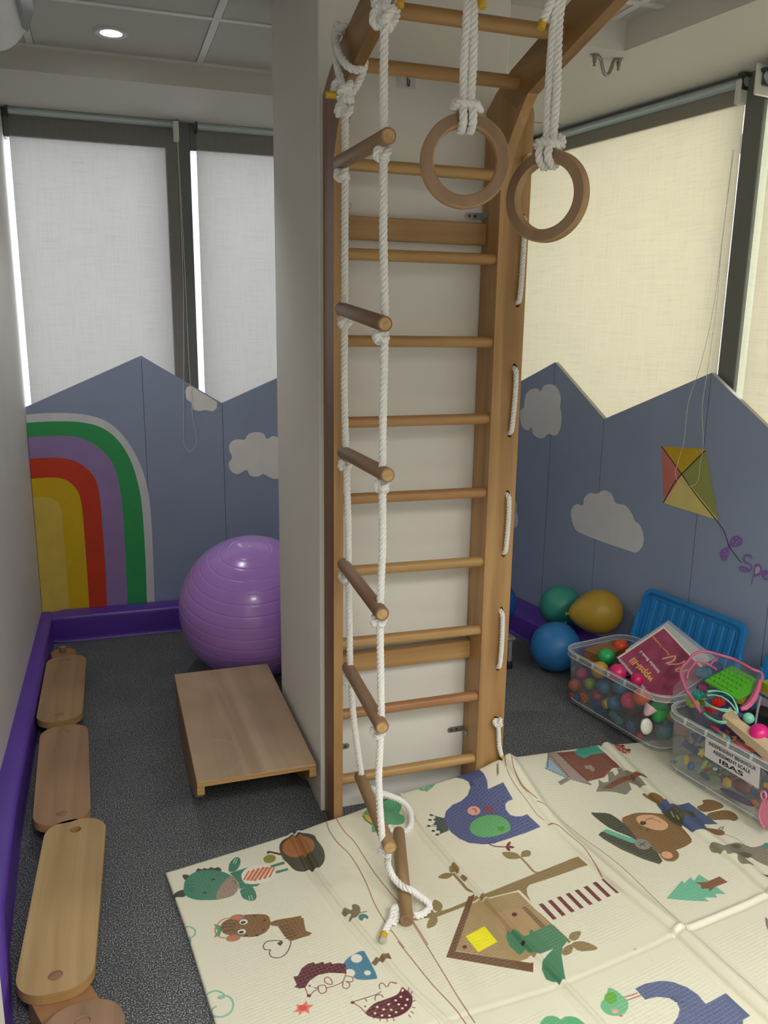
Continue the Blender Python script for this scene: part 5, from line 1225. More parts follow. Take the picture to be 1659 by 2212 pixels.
for px, rp_, col, lb, kw in (
    ((1341, 1397), 17, '#d9531c', 'orange ball lying at the back of the left tub beside the maroon book', dict(z=.215)),
    ((1310, 1419), 19, '#2fae5c', 'bright green ball on top of the heap in the left tub', dict(z=.215)),
    ((1296, 1447), 19, '#c79a32', 'mustard ball just below the bright green ball', dict(inset=.0)),
    ((1334, 1453), 20, '#d62c6e', 'large pink ball under the corner of the spiral binding', dict(inset=.004)),
    ((1376, 1468), 15, '#c8185f', 'magenta ball at the rim under the lower edge of the book', dict(inset=.012)),
    ((1257, 1456), 13, '#b5356f', 'dull pink ball at the far left of the heap', dict(inset=.0)),
    ((1242, 1481), 14, '#c4603a', 'dull orange ball at the left tub\'s far corner', dict(inset=.0)),
    ((1274, 1477), 13, '#7f9a3c', 'olive green ball behind the orange gear', dict(inset=.0)),
    ((1306, 1484), 17, '#2f6a8c', 'dark blue ball in the middle of the left tub\'s long side', dict(inset=.0)),
    ((1341, 1482), 18, '#336a90', 'second dark blue ball, right of the first', dict(inset=.002)),
    ((1290, 1503), 13, '#a83560', 'wine red ball above the blue gear', dict(inset=.0)),
    ((1326, 1519), 16, '#2f6f92', 'blue ball low down behind the yellow cup', dict(inset=.0)),
    ((1358, 1513), 18, '#d1355f', 'rose ball near the front corner of the left tub', dict(inset=.0)),
    ((1386, 1505), 19, '#e0653f', 'salmon orange ball at the front corner of the left tub', dict(inset=.002)),
    ((1403, 1482), 8, '#2a5f86', 'small blue ball peeping over the front rim', dict(z=.2)),
    ((1237, 1503), 9, '#9a2f45', 'small red ball low at the far corner of the left tub', dict(inset=.0)),
    ((1247, 1508), 9, '#2c3f7f', 'small navy ball left of the orange gear', dict(inset=.004)),
    ((1381, 1590), 9, '#bb3350', 'small red ball at the bottom front corner', dict(inset=.004)),
    ((1453, 1546), 14, '#9a8430', 'olive brown ball in the near end of the left tub', dict(inset=.03, which='u')),
    ((1582, 1491), 13.5, '#dd1f7d', 'x', dict(z=.33)) ):
    if lb == 'x': continue
    ball(T1, px, rp_, col, lb, **kw)
def solid(name, label, cat, bmf, m, grp=None, base=None, smooth=False):
    bm = NB(); bmf(bm); c = sum((v.co for v in bm.verts), V((0, 0, 0)))/len(bm.verts); z = min(v.co.z for v in bm.verts)
    o = obj(name, bm, m, None, smooth=smooth, loc=(c.x, c.y, z)); return tag(o, label, cat, grp)
def gear(T, px, rp_, col, label, inset=.008, n=9, which='v'):
    q = T.side(px, inset, which); r = rp_*_f.dot(q-CAM)/F_PX
    nrm = (-RN if which == 'v' else RT); ex = RT if which == 'v' else RN
    out = []
    for k in range(n):
        for da, rr_ in ((-.28, .68), (-.16, 1), (.16, 1), (.28, .68)):
            a = 2*math.pi*(k+da)/n; out.append((r*rr_*math.cos(a), r*rr_*math.sin(a)))
    bm = NB(); prism(bm, [out, circ(0, 0, r*.16, n=10)], q+nrm*.003, ex, EZV, -nrm, .006)
    o = obj('toy_gear', bm, pl('gear_'+col[1:], col), None, loc=q-V((0, 0, r))); return tag(o, label, 'toy gear', 'plastic toy gears in the left tub')
gear(T1, (1261, 1506), 12, '#e0591f', 'bright orange toy gear pressed against the far part of the long side')
gear(T1, (1285, 1519), 13, '#34538f', 'dark blue toy gear right of the orange gear', n=11)
gear(T1, (1361, 1569), 13, '#6272b0', 'lavender blue toy gear at the bottom near the front corner', n=11)
# things at the near end of tub 1
def bucket(bm):
    q = T1.side((1423, 1539), .032, 'u'); lathe(bm, [(0, -.034), (.014, -.033), (.024, -.022), (.027, 0), (.028, .022), (.0285, .026), (.026, .026), (.025, .0), (0, -.028)], q, 28, rot=Matrix.Rotation(R(12), 3, 'X'))
solid('toy_cup', 'green rounded toy cup at the near end of the left tub', 'toy cup', bucket, pl('green', '#2f9a50'), smooth=True)
eq = T1.side((1396, 1569), .026, 'u'); er = Matrix.Rotation(R(28), 3, RT) @ Matrix.Rotation(R(9.4), 3, 'Z')
te = thing('toy_egg', 'white oval toy egg face against the near end of the left tub', 'toy egg', eq-V((0, 0, .034)))
bm = NB(); sphere(bm, eq, .026, 28, scale=(.97, .55, 1.28), rot=er); obj('face', bm, pl('egg', '#d9d6cb'), te, smooth=True)
bm = NB(); sphere(bm, eq-RT*.006, .0285, 28, scale=(1, .42, 1.28), rot=er); obj('back_shell', bm, pl('eggback', '#3a3d42'), te, smooth=True)
solid('toy_cone', 'pale pink toy cone above the white egg in the left tub', 'toy cone', lambda bm: lathe(bm, [(0, -.03), (.012, -.02), (.024, .01), (.024, .012), (0, .014)], T1.side((1403, 1532), .03, 'u'), 24, rot=Matrix.Rotation(R(40), 3, 'Y')), pl('cone', '#c9a9ae'), smooth=True)
solid('toy_bowl', 'dark teal toy bowl at the near end under the green cup', 'toy bowl', lambda bm: lathe(bm, [(0, -.03), (.022, -.028), (.033, -.01), (.034, .026), (.031, .026), (.03, 0), (0, -.02)], T1.side((1436, 1577), .045, 'u'), 28), pl('teal', '#1f5e68'), smooth=True)
gq = T1.P(.205, .02, .034); out = []
for k in range(18):
    for da, rr_ in ((-.28, .86), (-.16, 1), (.16, 1), (.28, .86)): out.append((.036*rr_*math.cos(2*math.pi*(k+da)/18), .036*rr_*math.sin(2*math.pi*(k+da)/18)))
bm = NB(); prism(bm, [out, circ(0, 0, .008, n=10)], gq, RT, RN, (EZV-RT*.1).normalized(), .006)
tag(obj('toy_gear', bm, pl('gear_d4652c', '#dd6428'), None, loc=gq), 'flat orange toothed plate at the bottom of the near end', 'toy gear', 'plastic toy gears in the left tub')
def brick(T, px, sx, sy, sz, col, label, yaw=0, inset=.02, which='v', studs=(2, 4), roll=0, name='toy_brick'):
    q = T.side(px, inset, which) if T else px
    Rm = Matrix.Rotation(yaw, 3, 'Z') @ Matrix.Rotation(roll, 3, 'Y')
    t = thing(name, label, 'toy brick', q-V((0, 0, sz/2)), 'toy building bricks')
    X, Y_, Z = Rm @ V((1, 0, 0)), Rm @ V((0, 1, 0)), Rm @ V((0, 0, 1)); m = pl('brick_'+col[1:], col)
    bm = NB(); box(bm, (-sx/2, -sy/2, -sz/2), (sx/2, sy/2, sz/2), bev=.001, frame=(q, X, Y_, Z)); obj('body', bm, m, t)
    for i in range(studs[0]):
        for j in range(studs[1]):
            p = q+X*(sx*((i+.5)/studs[0]-.5))+Y_*(sy*((j+.5)/studs[1]-.5))+Z*(sz/2)
            bm = NB(); rod(bm, p, p+Z*.0045, min(sx/studs[0], sy/studs[1])*.3, 12); obj('stud', bm, m, t, smooth=True)
    return t
brick(T1, (1330, 1550), .022, .075, .017, '#4f97a3', 'teal toothed brick lying at the bottom of the left tub', yaw=R(-8), inset=.026, studs=(1, 5))
brick(None, T1.P(.222, .035, .014), .032, .02, .015, '#c4554f', 'red brick at the bottom of the near end', studs=(2, 1))
brick(T1, (1300, 1535), .03, .05, .014, '#28508c', 'navy brick flat on the floor of the left tub', inset=.04, studs=(2, 3))
def cupf(bm):
    q = T1.side((1311, 1520), .02); lathe(bm, [(0, -.016), (.015, -.016), (.02, .014), (.0205, .016), (.018, .016), (.014, -.012), (0, -.013)], q, 24, rot=Matrix.Rotation(R(75), 3, 'Y'))
solid('toy_cup', 'yellow toy cup on its side in the left tub', 'toy cup', cupf, pl('yellow', '#c7b23c'), smooth=True)
# wooden box and a small wooden dowel in tub 1
bq = on_z((1283, 1418), .185)
bm = NB(); box(bm, (-.075, -.045, -.03), (.085, .045, .03), bev=.003, frame=(bq+V((.05, 0, 0)), Matrix.Rotation(R(18), 3, 'Z') @ V((1, 0, 0)), Matrix.Rotation(R(18), 3, 'Z') @ V((0, 1, 0)), EZV)); wb = obj('wooden_box', bm, wood('toy_box_wood', '#a9794f', '#8a5f3b', 'x', scale=.6), None, loc=bq-V((-.05, 0, .03)))
tag(wb, 'flat brown wooden box lying among the balls of the left tub', 'wooden box')
dq0, dq1 = on_z((1331, 1424), .245), on_z((1358, 1411), .262)
bm = NB(); rod(bm, dq0, dq1, .0085, 20, .001); tag(obj('wooden_dowel', bm, M_lr, None, smooth=True, loc=dq0), 'short brown dowel resting at the corner of the maroon book', 'dowel')
# books and loose sheet leaning in tub 1
bT, bL, bR = on_z((1434, 1356), .385), on_z((1337, 1421), .275), on_z((1490, 1433), .30)
exb = (bL-bT); upv = exb.normalized(); dn = (bR-bT).normalized(); nb_ = upv.cross(dn).normalized()
if nb_.dot(CAM-bT) < 0: nb_ = -nb_
dn = (dn-upv*upv.dot(dn)).normalized()          # reading direction is bottom -> top = -dn
Wd, Hd = (bL-bT).length, (bR-bT).length*1.0
Wd2 = Wd
t = thing('spiral_book', 'maroon spiral-bound test book leaning out of the left tub', 'book', (bT+dn*.1)-V((0, 0, .1)))
bm = NB(); box(bm, (-.006, -.006, -.010), (Wd+.004, Hd+.07, -.001), frame=(bT, upv, dn, nb_)); obj('pages', bm, mat('book_pages', '#cfcac2', .6), t)
M_cov = mat('maroon_cover', '#9a4562', .4, var=.25, vscale=18, dark='#742e48', spec=.4)
bm = NB(); box(bm, (0.002, 0.002, -.001), (Wd, Hd+.068, .0002), frame=(bT, upv, dn, nb_)); obj('cover', bm, M_cov, t)
def btext(s, size, a, b, col, bold=0.0, xs=1.0, name='lettering'):
    """a = fraction from the far edge towards the spiral, b = metres along the spiral edge"""
    bm = text_mesh(s, size, bold, .0002, xs); place_bm(bm, bT+upv*(Wd*a)+dn*b+nb_*.0008, -dn if (-dn).cross(upv).dot(nb_) > 0 else dn, upv, nb_); obj(name, bm, mat('ink_'+col[1:], col, .5), t)
btext('wppsi-III', .037, .83, .088, '#d9a752', .0008, .9, 'title_lettering')
btext('Stimulus Book-3', .0165, .62, .08, '#e2d8d0', .0002)
btext('Picture Completion', .0125, .27, .050, '#cf9a5a', .0002)
bm = NB(); stroke_bm(bm, [bT+upv*(Wd*a)+dn*b+nb_*.0009 for a, b in ((.42, .098), (.30, .108), (.20, .118), (.30, .128), (.42, .120), (.36, .135), (.22, .152), (.12, .150), (.24, .165), (.38, .160), (.32, .178), (.16, .19))], .006, nb_, .0001); obj('emblem_stroke', bm, mat('ink_tan', '#c99a7c', .5), t)
coil = NB()
for k in range(22):
    p = bT+upv*(Wd+.002)+dn*(.01+k*.0068); a = [p+upv*(.0068*math.cos(q*math.pi/6))+nb_*(.0068*math.sin(q*math.pi/6)-.003) for q in range(13)]; tube(coil, a, .0011, 6, cap=False)
obj('spiral_coil', coil, mat('coil_white', '#c9c9c9', .4), t)['kind'] = 'stuff'
s1, s2, s3 = on_z((1425, 1337), .40), on_z((1432, 1338), .40), on_z((1512, 1406), .36)
t = thing('document_sleeve', 'white sheets in a clear sleeve behind the maroon book', 'document sleeve', (s1.x, s1.y, .2))
qn = nb_; o_ = bT-nb_*.016+dn*-.006
bm = NB(); box(bm, (-.028, -.012, -.004), (Wd*.8, Hd+.03, 0), frame=(o_, upv, (dn*.985-upv*.12).normalized(), nb_)); obj('sheets', bm, mat('paper_white', '#cdccca', .45), t)
bm = NB(); box(bm, (-.04, -.016, .0005), (Wd*.7, Hd+.05, .0012), frame=(o_, upv, (dn*.985-upv*.14).normalized(), nb_)); obj('sleeve', bm, clear_plastic('sleeve_film', '#e0e3e6', .18, .08), t)

# ------------------------------------------------------------------ blue lids leaning on the wall
M_lid = mat('blue_lid_plastic', '#2380c4', .38, spec=.45)
def lid(label, sA, sB, zt_, off_t, off_b, zb_):
    O = rwp(sA, off_t, zt_); ex = RT; ey = (rwp(0, off_b, zb_)-rwp(0, off_t, zt_)); H = ey.length; ey.normalize(); n = ey.cross(ex)
    if n.dot(-RN) < 0: n = -n
    W = sB-sA; c = O+ex*(W/2)+ey*(H/2)
    t = thing('tub_lid', label, 'tub lid', (c.x, c.y, zb_), 'blue tub lids leaning against the wall')
    bm = NB(); prism(bm, [stadium(W/2, H/2, .045, 10)], c, ex, ey, n, .006); obj('panel', bm, M_lid, t)
    bm = NB()
    o_, i_ = stadium(W/2, H/2, .045, 10), stadium(W/2-.016, H/2-.016, .032, 10)
    prism(bm, [o_, i_], c+n*.005, ex, ey, n, .012); obj('rim', bm, M_lid, t)
    bm = NB(); loop = [c+ex*x+ey*y+n*.007 for x, y in stadium(W/2-.034, H/2-.034, .022, 6)]; tube(bm, loop+[loop[0]], .0035, 8, cap=False); obj('inner_ridge', bm, M_lid, t, smooth=True)
    k = 9
    for i in range(k):
        x = -W/2+.06+(W-.12)*i/(k-1); bm = NB(); box(bm, (x-.0135, -H/2+.036, .004), (x+.0135, H/2-.036, .0115), bev=.003, frame=(c, ex, ey, n)); obj('rib', bm, M_lid, t)
    for sx in (-1, 1):
        bm = NB(); box(bm, (sx*(W/2+.002)-.009, -.055, .001), (sx*(W/2+.002)+.009, .055, .02), bev=.003, frame=(c, ex, ey, n)); obj('clip', bm, M_lid, t)
    return t
def sof(p): return (p-W0).dot(RT)
qa, qb = on_rw((1392, 1264), .045), on_rw((1618, 1350), .045)
lid('blue ribbed tub lid leaning on the wall behind the two clear tubs', sof(qa)+.012, sof(qb)-.002, qa.z-.004, .035, .115, .118)
lid('second blue tub lid, only its edge showing at the right border', sof(on_rw((1651, 1430), .06)), sof(on_rw((1651, 1430), .06))+.5, .395, .035, .09, .118)

# ------------------------------------------------------------------ zip bag with pink piping and what lies in it
z6 = lambda x, y: (1430+x/5.267, 1380+y/5.267)
def P6(x, y, z): return on_z(z6(x, y), z)
M_pink = mat('pink_piping', '#d9688c', .4, spec=.5)
t = thing('zip_bag', 'clear plastic zip bag with pink piping, open on top of the right tub', 'bag', P6(650, 600, .255))
loopA = [P6(445, 835, .262), P6(390, 760, .272), P6(335, 660, .285), P6(280, 590, .295), P6(240, 490, .31), P6(212, 400, .325), P6(225, 330, .335), P6(290, 260, .35), P6(345, 190, .365), P6(400, 155, .375), P6(470, 143, .38), P6(560, 155, .378), P6(680, 190, .375), P6(800, 225, .37), P6(920, 285, .365), P6(1040, 350, .36), P6(1110, 375, .355), P6(1142, 415, .35), P6(1130, 480, .335), P6(1090, 540, .32)]
bm = NB(); tube(bm, cr(loopA, .006), .0050, 10); obj('piping', bm, M_pink, t, smooth=True)
bm = NB(); tube(bm, cr([P6(280, 460, .31), P6(300, 380, .325), P6(345, 310, .335), P6(390, 265, .345), P6(470, 270, .345), P6(545, 300, .335), P6(620, 350, .33)], .006), .0040, 8); obj('piping', bm, M_pink, t, smooth=True)
bm = NB(); tube(bm, cr([P6(545, 300, .335), P6(600, 240, .35), P6(655, 190, .372)], .006), .0042, 8); obj('piping', bm, M_pink, t, smooth=True)
# pink end gusset
bm = NB(); g1 = [P6(1142, 440, .345), P6(1125, 560, .325), P6(1085, 680, .305), P6(1030, 760, .292), P6(970, 810, .282), P6(900, 820, .275)]
g2 = [P6(1085, 490, .335), P6(1045, 570, .318), P6(1010, 640, .305), P6(985, 690, .297), P6(930, 745, .288), P6(880, 785, .28)]
for i in range(6): g1[i] = g1[i]+V((0, 0, .0))
vs = [(bm.verts.new(a), bm.verts.new(a.lerp(b, .5)+V((-.004, -.004, .006))), bm.verts.new(b)) for a, b in zip(g1, g2)]
for a, b in zip(vs, vs[1:]): bm.faces.new((a[0], b[0], b[1], a[1])); bm.faces.new((a[1], b[1], b[2], a[2]))
bmesh.ops.subdivide_edges(bm, edges=bm.edges[:], cuts=2, use_grid_fill=True, smooth=1.0)
o = obj('end_panel', bm, M_pink, t, smooth=True); md = o.modifiers.new('thickness', 'SOLIDIFY'); md.thickness = .0012
# film
M_film = clear_plastic('bag_film', '#e8ecee', .05, .05)
bm = NB()
rim_ = cr(loopA, .02); ctr_ = P6(620, 620, .262)
rows = []
for f_ in (1, .8, .55, .3):
    rows.append([bm.verts.new(ctr_.lerp(p, f_)+V((0, 0, -.055*(1-f_)*1.0+.004*noise.noise(p*60+V((f_*9, 0, 0)))))) for p in rim_])
for a, b in zip(rows, rows[1:]):
    for k in range(len(a)-1): bm.faces.new((a[k], a[k+1], b[k+1], b[k]))
obj('film', bm, M_film, t, smooth=True)
bm = NB(); sk = cr([P6(130, 700, .245), P6(120, 620, .26), P6(140, 540, .275), P6(200, 470, .292), P6(230, 440, .305)], .01); sk2 = cr([P6(420, 820, .258), P6(380, 750, .272), P6(330, 650, .288), P6(275, 570, .3), P6(240, 480, .312)], .01)
n_ = min(len(sk), len(sk2)); A_ = [bm.verts.new(sk[i]+V((0, 0, .003*math.sin(i*2.1)))) for i in range(n_)]; B2_ = [bm.verts.new(sk[i].lerp(sk2[int(i*len(sk2)/n_)], .5)+V((0, 0, .012+.004*math.sin(i*3.3)))) for i in range(n_)]; C2_ = [bm.verts.new(sk2[int(i*len(sk2)/n_)]) for i in range(n_)]
for a, b, c, d, e, f_ in zip(A_, A_[1:], B2_, B2_[1:], C2_, C2_[1:]): bm.faces.new((a, b, d, c)); bm.faces.new((c, d, f_, e))
obj('film', bm, M_film, t, smooth=True)
# green pegboard brick
gL, gT, gR = P6(487, 467, .312), P6(795, 298, .338), P6(1028, 560, .312)
ex = (gT-gL); ey = (gR-gT); W_, H_ = ex.length, ey.length; ex.normalize(); nn = ex.cross(ey).normalized(); nn = nn if nn.z > 0 else -nn; ey = nn.cross(ex); ey = ey if ey.dot(gR-gT) > 0 else -ey
t = thing('building_plate', 'bright green studded building plate lying in the zip bag', 'building plate', gL.lerp(gR, .5)-V((0, 0, .01)))
M_gr = pl('lime', '#58b52c')
bm = NB(); box(bm, (0, 0, -.010), (W_, H_, 0), bev=.0012, frame=(gL, ex, ey, nn)); obj('base', bm, M_gr, t)
for i in range(5):
    for j in range(6):
        p = gL+ex*(W_*(.14+.72*i/4))+ey*(H_*(.10+.62*j/5)); bm = NB(); rod(bm, p-nn*.001, p+nn*.0062, .0056, 16, .0008); obj('stud', bm, M_gr, t, smooth=True)
# translucent and solid bricks around it
for x, y, z, s, yaw, col, lb in ((480, 385, .300, .040, 20, '#3f7f9a', 'teal blue brick at the back of the zip bag'), (600, 330, .300, .05, 35, '#2b4f80', 'navy plate at the back of the zip bag behind the green plate'),
                               (410, 640, .285, .032, 15, '#2f9a86', 'sea green translucent brick at the left of the zip bag'), (350, 730, .262, .034, -10, '#93b23c', 'yellow green brick at the left corner of the zip bag'),
                               (645, 720, .285, .030, 15, '#dd2a1c', 'bright red brick under the mint arms'), (570, 800, .262, .034, 0, '#c92a2a', 'darker red brick below the bright red one'),
                               (890, 690, .278, .036, 30, '#b58a3c', 'amber brick under the right edge of the green plate'), (470, 545, .280, .03, 40, '#8a3f63', 'plum coloured brick in the zip bag'), (455, 730, .262, .02, 0, '#6f6a24', 'small olive brick beside the mint arms'), (620, 860, .252, .036, 10, '#6d6a80', 'grey violet brick at the bottom of the bag opening')):
    brick(None, P6(x, y, z), s, s, s*.5, col, lb, yaw=R(yaw), studs=(2, 2))
# head massager: mint arms, violet collar, mint knob
t = thing('head_massager', 'mint green wire head massager with bead tips and a violet collar', 'head massager', P6(760, 760, .27))
M_mint = pl('mint', '#86d9b6'); M_vio = pl('collar', '#5c4a93')
hub = P6(880, 860, .285)
for pts in ([(520, 600, .318), (600, 592, .325), (700, 608, .33), (790, 660, .325), (845, 760, .308), (862, 850, .288)], [(515, 645, .305), (600, 640, .315), (690, 665, .32), (780, 730, .31), (840, 810, .295), (868, 855, .286)],
            [(490, 720, .296), (560, 765, .302), (640, 795, .302), (740, 805, .297), (820, 830, .29), (866, 858, .286)], [(498, 755, .285), (570, 775, .292), (660, 810, .296), (760, 830, .292), (830, 845, .288), (868, 862, .285)],
            [(480, 850, .264), (540, 890, .27), (630, 935, .272), (730, 940, .276), (800, 910, .28), (866, 866, .284)], [(500, 872, .258), (560, 915, .262), (650, 955, .266), (740, 955, .272), (810, 920, .278), (870, 868, .284)]):
    P_ = [P6(*q) for q in pts]; bm = NB(); n0 = len(cr(P_, .004)); tube(bm, cr(P_, .004), lambda i: .0040-.0016*math.sin(min(1, i/n0)*math.pi), 8); obj('arm', bm, M_mint, t, smooth=True)
    bm = NB(); sphere(bm, P_[0], .0042, 14); o = obj('bead', bm, M_steel, t, smooth=True)
kb = P6(985, 903, .288)
bm = NB(); rod(bm, hub-V((.004, 0, 0)), hub.lerp(kb, .6), .0078, 18, .001); obj('collar', bm, M_vio, t, smooth=True)
bm = NB(); sphere(bm, kb, .0178, 28); obj('knob', bm, M_mint, t, smooth=True)
# wooden wedge block
wa, wb2, wc, wd_ = P6(690, 875, .287), P6(775, 772, .296), P6(1300, 1190, .292), P6(1230, 1300, .272)
t = thing('wooden_wedge', 'pale wooden wedge-shaped block lying along the front rim of the right tub', 'wooden block', wa-V((0, 0, .02)))
bm = NB(); top4 = [wa, wb2, P6(905, 930, .296), wc+V((.0, 0, -.004)), wd_]; bot4 = [p-V((0, 0, .018 if i < 3 else .034)) for i, p in enumerate(top4)]
a = [bm.verts.new(p) for p in top4]; b = [bm.verts.new(p) for p in bot4]; bm.faces.new(a); bm.faces.new(b[::-1])
for k in range(5): bm.faces.new((a[k], b[k], b[(k+1) % 5], a[(k+1) % 5]))
obj('block', bm, wood('wedge_wood', '#dac3a2', '#c5a67f', 'y', scale=.8, coat=.0), t)
bm = NB(); sl = wa.lerp(wb2, .5)+V((.004, -.004, .0006)); e1_ = (wb2-wa).normalized(); box(bm, (-.011, -.0016, -.001), (.011, .0016, .0004), frame=(sl, e1_, EZV.cross(e1_), EZV)); obj('slot', bm, mat('slot_dark', '#6a4a30', .7), t)
q, r = ball(T2, z6(1110, 1080), 22.5, '#dd1f7d', 'shiny hot pink ball on top of the right tub at the picture edge', ctr=P6(1110, 1080, .285))
# card box with yellow and black edge, lilac sheets, dark box
t = thing('game_box', 'flat game box with a lime and yellow edge standing behind the pink ball', 'box', P6(1200, 560, .27))
ga, gb = P6(1128, 470, .335), P6(1500, 690, .335); gx_ = (gb-ga).normalized()
bm = NB(); box(bm, (0, -.004, -.022), ((gb-ga).length, .05, 0), bev=.001, frame=(ga, gx_, EZV.cross(gx_), EZV)); obj('lid', bm, pl('limebox', '#9dbd22'), t)
bm = NB(); box(bm, (0.001, -.0055, -.042), ((gb-ga).length, .045, -.0225), bev=.001, frame=(ga, gx_, EZV.cross(gx_), EZV)); obj('tray', bm, pl('yellowbox', '#c99b3a'), t)
for k in range(7):
    bm = NB(); box(bm, (.004+k*.0125, -.0066, -.0405), (.0145+k*.0125, -.0052, -.0325), bev=.001, frame=(ga, gx_, EZV.cross(gx_), EZV)); obj('window_cell', bm, pl('cell', '#d8b45c'), t)
la, lb_ = P6(1100, 640, .285), P6(1420, 800, .285); lx = (lb_-la).normalized()
bm = NB(); box(bm, (0, -.002, -.06), ((lb_-la).length, 0, 0.0), frame=(la, lx, EZV.cross(lx), EZV)); tag(obj('folded_sheet', bm, mat('lilac_sheet', '#b7a9b6', .6), None, loc=la), 'folded lilac sheet tucked under the game box', 'sheet')
ka, kb_ = P6(1090, 830, .255), P6(1420, 960, .255); kx = (kb_-ka).normalized()
bm = NB(); box(bm, (0, -.05, -.03), ((kb_-ka).length, 0.02, .02), bev=.002, frame=(ka, kx, EZV.cross(kx), EZV)); tag(obj('black_case', bm, mat('black_case', '#17171a', .4), None, loc=ka-V((0, 0, .03))), 'black case under the lilac sheet at the right picture edge', 'case')
bm = NB(); tube(bm, cr([P6(1065, 960, .27), P6(1080, 860, .28), P6(1100, 760, .29), P6(1125, 660, .30)], .01), .0035, 8); tag(obj('clear_tube', bm, clear_plastic('tube_film', '#b9bcc4', .45, .15), None, smooth=True, loc=P6(1065, 960, .24)), 'clear plastic tube standing behind the mint knob', 'tube')

# ------------------------------------------------------------------ toys seen through the side of the right tub
def blob(label, x, y, r, sc, col, inset=.02, rot=0, name='toy_piece', cat='toy'):
    q = T2.side(z6(x, y), inset); solid(name, label, cat, lambda bm: sphere(bm, q, r, 16, scale=sc, rot=Matrix.Rotation(R(rot), 3, 'X') @ Matrix.Rotation(R(rot*.6), 3, 'Y')), pl('piece_'+col[1:], col), smooth=True)
def cup2(bm):
    q = T2.side(z6(345, 1090), .03); lathe(bm, [(0, -.028), (.012, -.028), (.021, .022), (.022, .024), (.0195, .024), (.011, -.024), (0, -.025)], q, 24)
solid('toy_cup', 'grey plastic cup seen through the far end of the right tub', 'toy cup', cup2, pl('greycup', '#77787c'), smooth=True)
brick(T2, z6(330, 1240), .036, .05, .022, '#3f4a6c', 'slate blue brick behind the side of the right tub', inset=.028, roll=R(35), studs=(2, 2))
brick(T2, z6(410, 1110), .03, .04, .022, '#454c70', 'second slate blue brick above the yellow splash', inset=.028, roll=R(-35), studs=(2, 2))
def star(bm):
    q = T2.side(z6(445, 1300), .010); out = []
    for k, rr_ in enumerate((.016, .008, .017, .009, .014, .008, .018, .009, .013, .007)): out.append((rr_*math.cos(k*math.pi/5), rr_*1.15*math.sin(k*math.pi/5)))
    prism(bm, [smooth2(out, True, 3)], q, RT, EZV, RN, .006)
solid('toy_splash', 'yellow splash-shaped toy left of the printed label', 'toy', star, pl('ylw', '#d6c72f'))
brick(T2, z6(277, 1380), .013, .013, .026, '#c9b936', 'upright yellow brick near the far bottom corner', inset=.016, studs=(1, 1))
blob('blue peg toy at the far bottom of the right tub', 330, 1450, .012, (1, 1, 1.3), '#2f5a94')
blob('pale blue figure beside the green strip in the right tub', 425, 1480, .010, (.8, .8, 1.6), '#5a93a6')
blob('yellow green wavy toy piece below the yellow splash', 480, 1430, .011, (.6, .7, 1.9), '#a3b03a', rot=20)
blob('small green block under the label corner', 545, 1440, .008, (1.2, 1, .8), '#3f8a5c')
blob('small cream block under the label', 605, 1480, .007, (1.2, 1, .8), '#b9bda8')
blob('long green toy lizard at the bottom of the right tub', 600, 1580, .011, (.8, 2.4, .7), '#6a8f3c', rot=-18)
brick(T2, z6(740, 1635), .018, .02, .022, '#c9a23c', 'yellow and red block under the printed label', inset=.02, studs=(1, 1))
blob('dark red triangle toy at the bottom of the right tub', 900, 1680, .024, (.6, 1.7, .9), '#6d3038', inset=.035, rot=-12)
blob('long purple toy along the bottom of the right tub', 850, 1800, .019, (.6, 4.0, .6), '#4b3a78', inset=.035, rot=-10)
blob('orange toy near the right bottom corner', 1060, 1870, .010, (.8, 1.6, .8), '#c0603c', inset=.02)
blob('pale teal toy above the label', 700, 1110, .018, (.8, 1.8, .6), '#5c8c96', inset=.03)
blob('coral toy seen above the right end of the label', 910, 1225, .018, (.7, 2.0, .6), '#b0525a', inset=.03)
blob('small orange star toy above the label', 700, 1110, .008, (.8, 1.2, 1), '#c98540', inset=.012)
blob('maroon toy under the front rim of the right tub', 600, 1020, .014, (.7, 1.8, .5), '#9a3a46', inset=.03)
blob('navy toy low in the right tub beside the lizard', 480, 1560, .012, (.8, 2.2, .8), '#35446f', inset=.04)

# the nameless jumble of small parts filling the tubs behind the toys that can be told apart
JC = ['#2f5f8c', '#8c2f45', '#3f8c63', '#b58a2c', '#5a4a8c', '#a8552f', '#4d7f8c', '#7a7d80']
def jumble(T, n, zlo, zhi, vlo, vhi, seed, label):
    rg = random.Random(seed); bm = NB()
    for k in range(n):
        u, v_, z = rg.uniform(-.19, .19), rg.uniform(vlo, vhi), rg.uniform(zlo, zhi); s_ = rg.uniform(.008, .016)
        tmp = bmesh.new(); bmesh.ops.create_cube(tmp, size=1)
        Rm = Matrix.Rotation(rg.uniform(0, 3), 3, 'X') @ Matrix.Rotation(rg.uniform(0, 3), 3, 'Z'); sc = (s_*rg.uniform(.8, 2), s_, s_*rg.uniform(.5, 1.2)); c = T.P(u, v_, z)
        for q in tmp.verts: q.co = c+Rm @ V((q.co.x*sc[0], q.co.y*sc[1], q.co.z*sc[2]))
        merge(bm, tmp, rg.randrange(len(JC)))
    o = obj('toy_jumble', bm, [pl('jumble_'+c[1:], c) for c in JC], None, loc=T.P(0, 0, .02)); tag(o, label, 'toys', None, 'stuff')
jumble(T1, 260, .028, .15, -.07, .11, 3, 'jumble of small coloured toy parts at the bottom of the left tub')
jumble(T2, 420, .028, .17, -.085, .11, 5, 'jumble of small coloured toy parts filling the right tub')

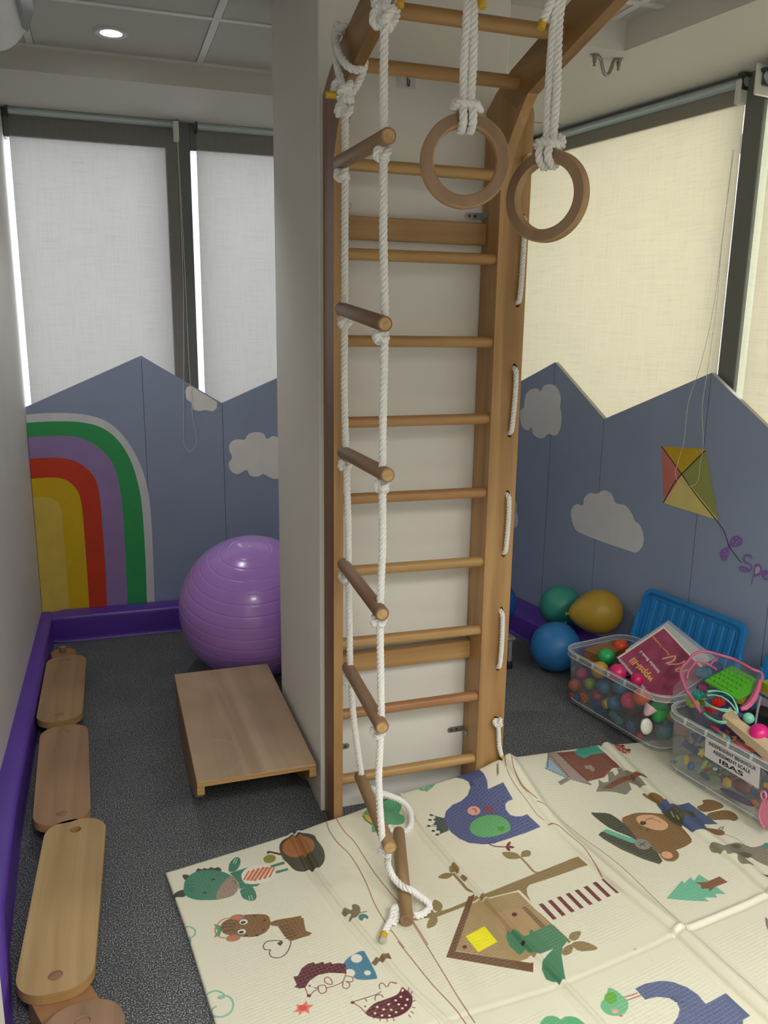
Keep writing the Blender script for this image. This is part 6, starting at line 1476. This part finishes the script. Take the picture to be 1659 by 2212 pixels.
# printed label on the side of the right tub
lq = [T2.side(z6(*p), -.0022) for p in ((495, 1105), (1118, 1440), (1100, 1708), (485, 1335))]
lx_ = ((lq[1]-lq[0])+(lq[2]-lq[3])).normalized(); nL = (-RN+EZV*-.07).normalized(); ly_ = nL.cross(lx_); ly_ = ly_ if ly_.z > 0 else -ly_
lc = (lq[0]+lq[1]+lq[2]+lq[3])/4; LW_ = ((lq[1]-lq[0]).length+(lq[2]-lq[3]).length)/2; LH_ = ((lq[3]-lq[0]).length+(lq[2]-lq[1]).length)/2
bm = NB(); flat(bm, lq); r_ = bmesh.ops.extrude_face_region(bm, geom=bm.faces[:]); bmesh.ops.translate(bm, verts=[e for e in r_['geom'] if isinstance(e, bmesh.types.BMVert)], vec=-nL*.0006)
lab = obj('paper_label', bm, mat('label_paper', '#d6d3d6', .6), T2.t, label='white paper label reading INDEPENDENT BEHAVIOUR ASSESSMENT SCALE IBAS')
M_blk = mat('label_ink', '#1c1c20', .6)
for s_, size, dy, bold, wfr in (('INDEPENDENT BEHAVIOUR', .0165, .245, .0003, .86), ('ASSESSMENT SCALE', .0165, -.02, .0003, .68), ('IBAS', .021, -.30, .0004, .44)):
    bm = text_mesh(s_, size, bold, .0001); wmax = max(v.co.x for v in bm.verts)-min(v.co.x for v in bm.verts); k_ = LW_*wfr/wmax
    for v in bm.verts: v.co.x *= k_
    place_bm(bm, lc+ly_*(LH_*dy)+nL*.0006, lx_, ly_, nL); obj('lettering', bm, M_blk, lab)
# pink toy pan in front of the right tub
t = thing('toy_pan', 'pink plastic toy pan with a looped handle leaning on the front of the right tub', 'toy', (1.80, 1.66, .02))
pc = lambda x, y: T2.side(z6(x, y), -.016)
M_pk = pl('panpink', '#d9809a')
bm = NB(); a_ = [pc(x, y) for x, y in ((1180, 1830), (1150, 1900), (1138, 1990), (1165, 2080), (1230, 2140), (1330, 2120), (1390, 2000), (1350, 1890), (1260, 1830))]
cc = sum(a_, V((0, 0, 0)))/len(a_); P_ = [((p-cc).dot(RT), (p-cc).z) for p in a_]
prism(bm, [smooth2(P_, True, 4)], cc, RT, EZV, -RN, .012); bmesh.ops.bevel(bm, geom=[e for e in bm.edges if e.calc_face_angle(0) > 1.2], offset=.003, segments=2, affect='EDGES'); obj('bowl', bm, M_pk, t, smooth=True)
h0 = pc(1172, 1775); bm = NB(); lp = [h0-RN*.006+RT*(.0085*math.cos(k*math.pi/12))+EZV*(.0125*math.sin(k*math.pi/12)) for k in range(25)]; tube(bm, lp, .0034, 10, cap=False); obj('handle_loop', bm, M_pk, t, smooth=True)
bm = NB(); tube(bm, cr([h0-RN*.006-EZV*.012, pc(1180, 1850)-RN*.006, pc(1210, 1920)-RN*.006], .004), .0055, 10); obj('handle', bm, M_pk, t, smooth=True)
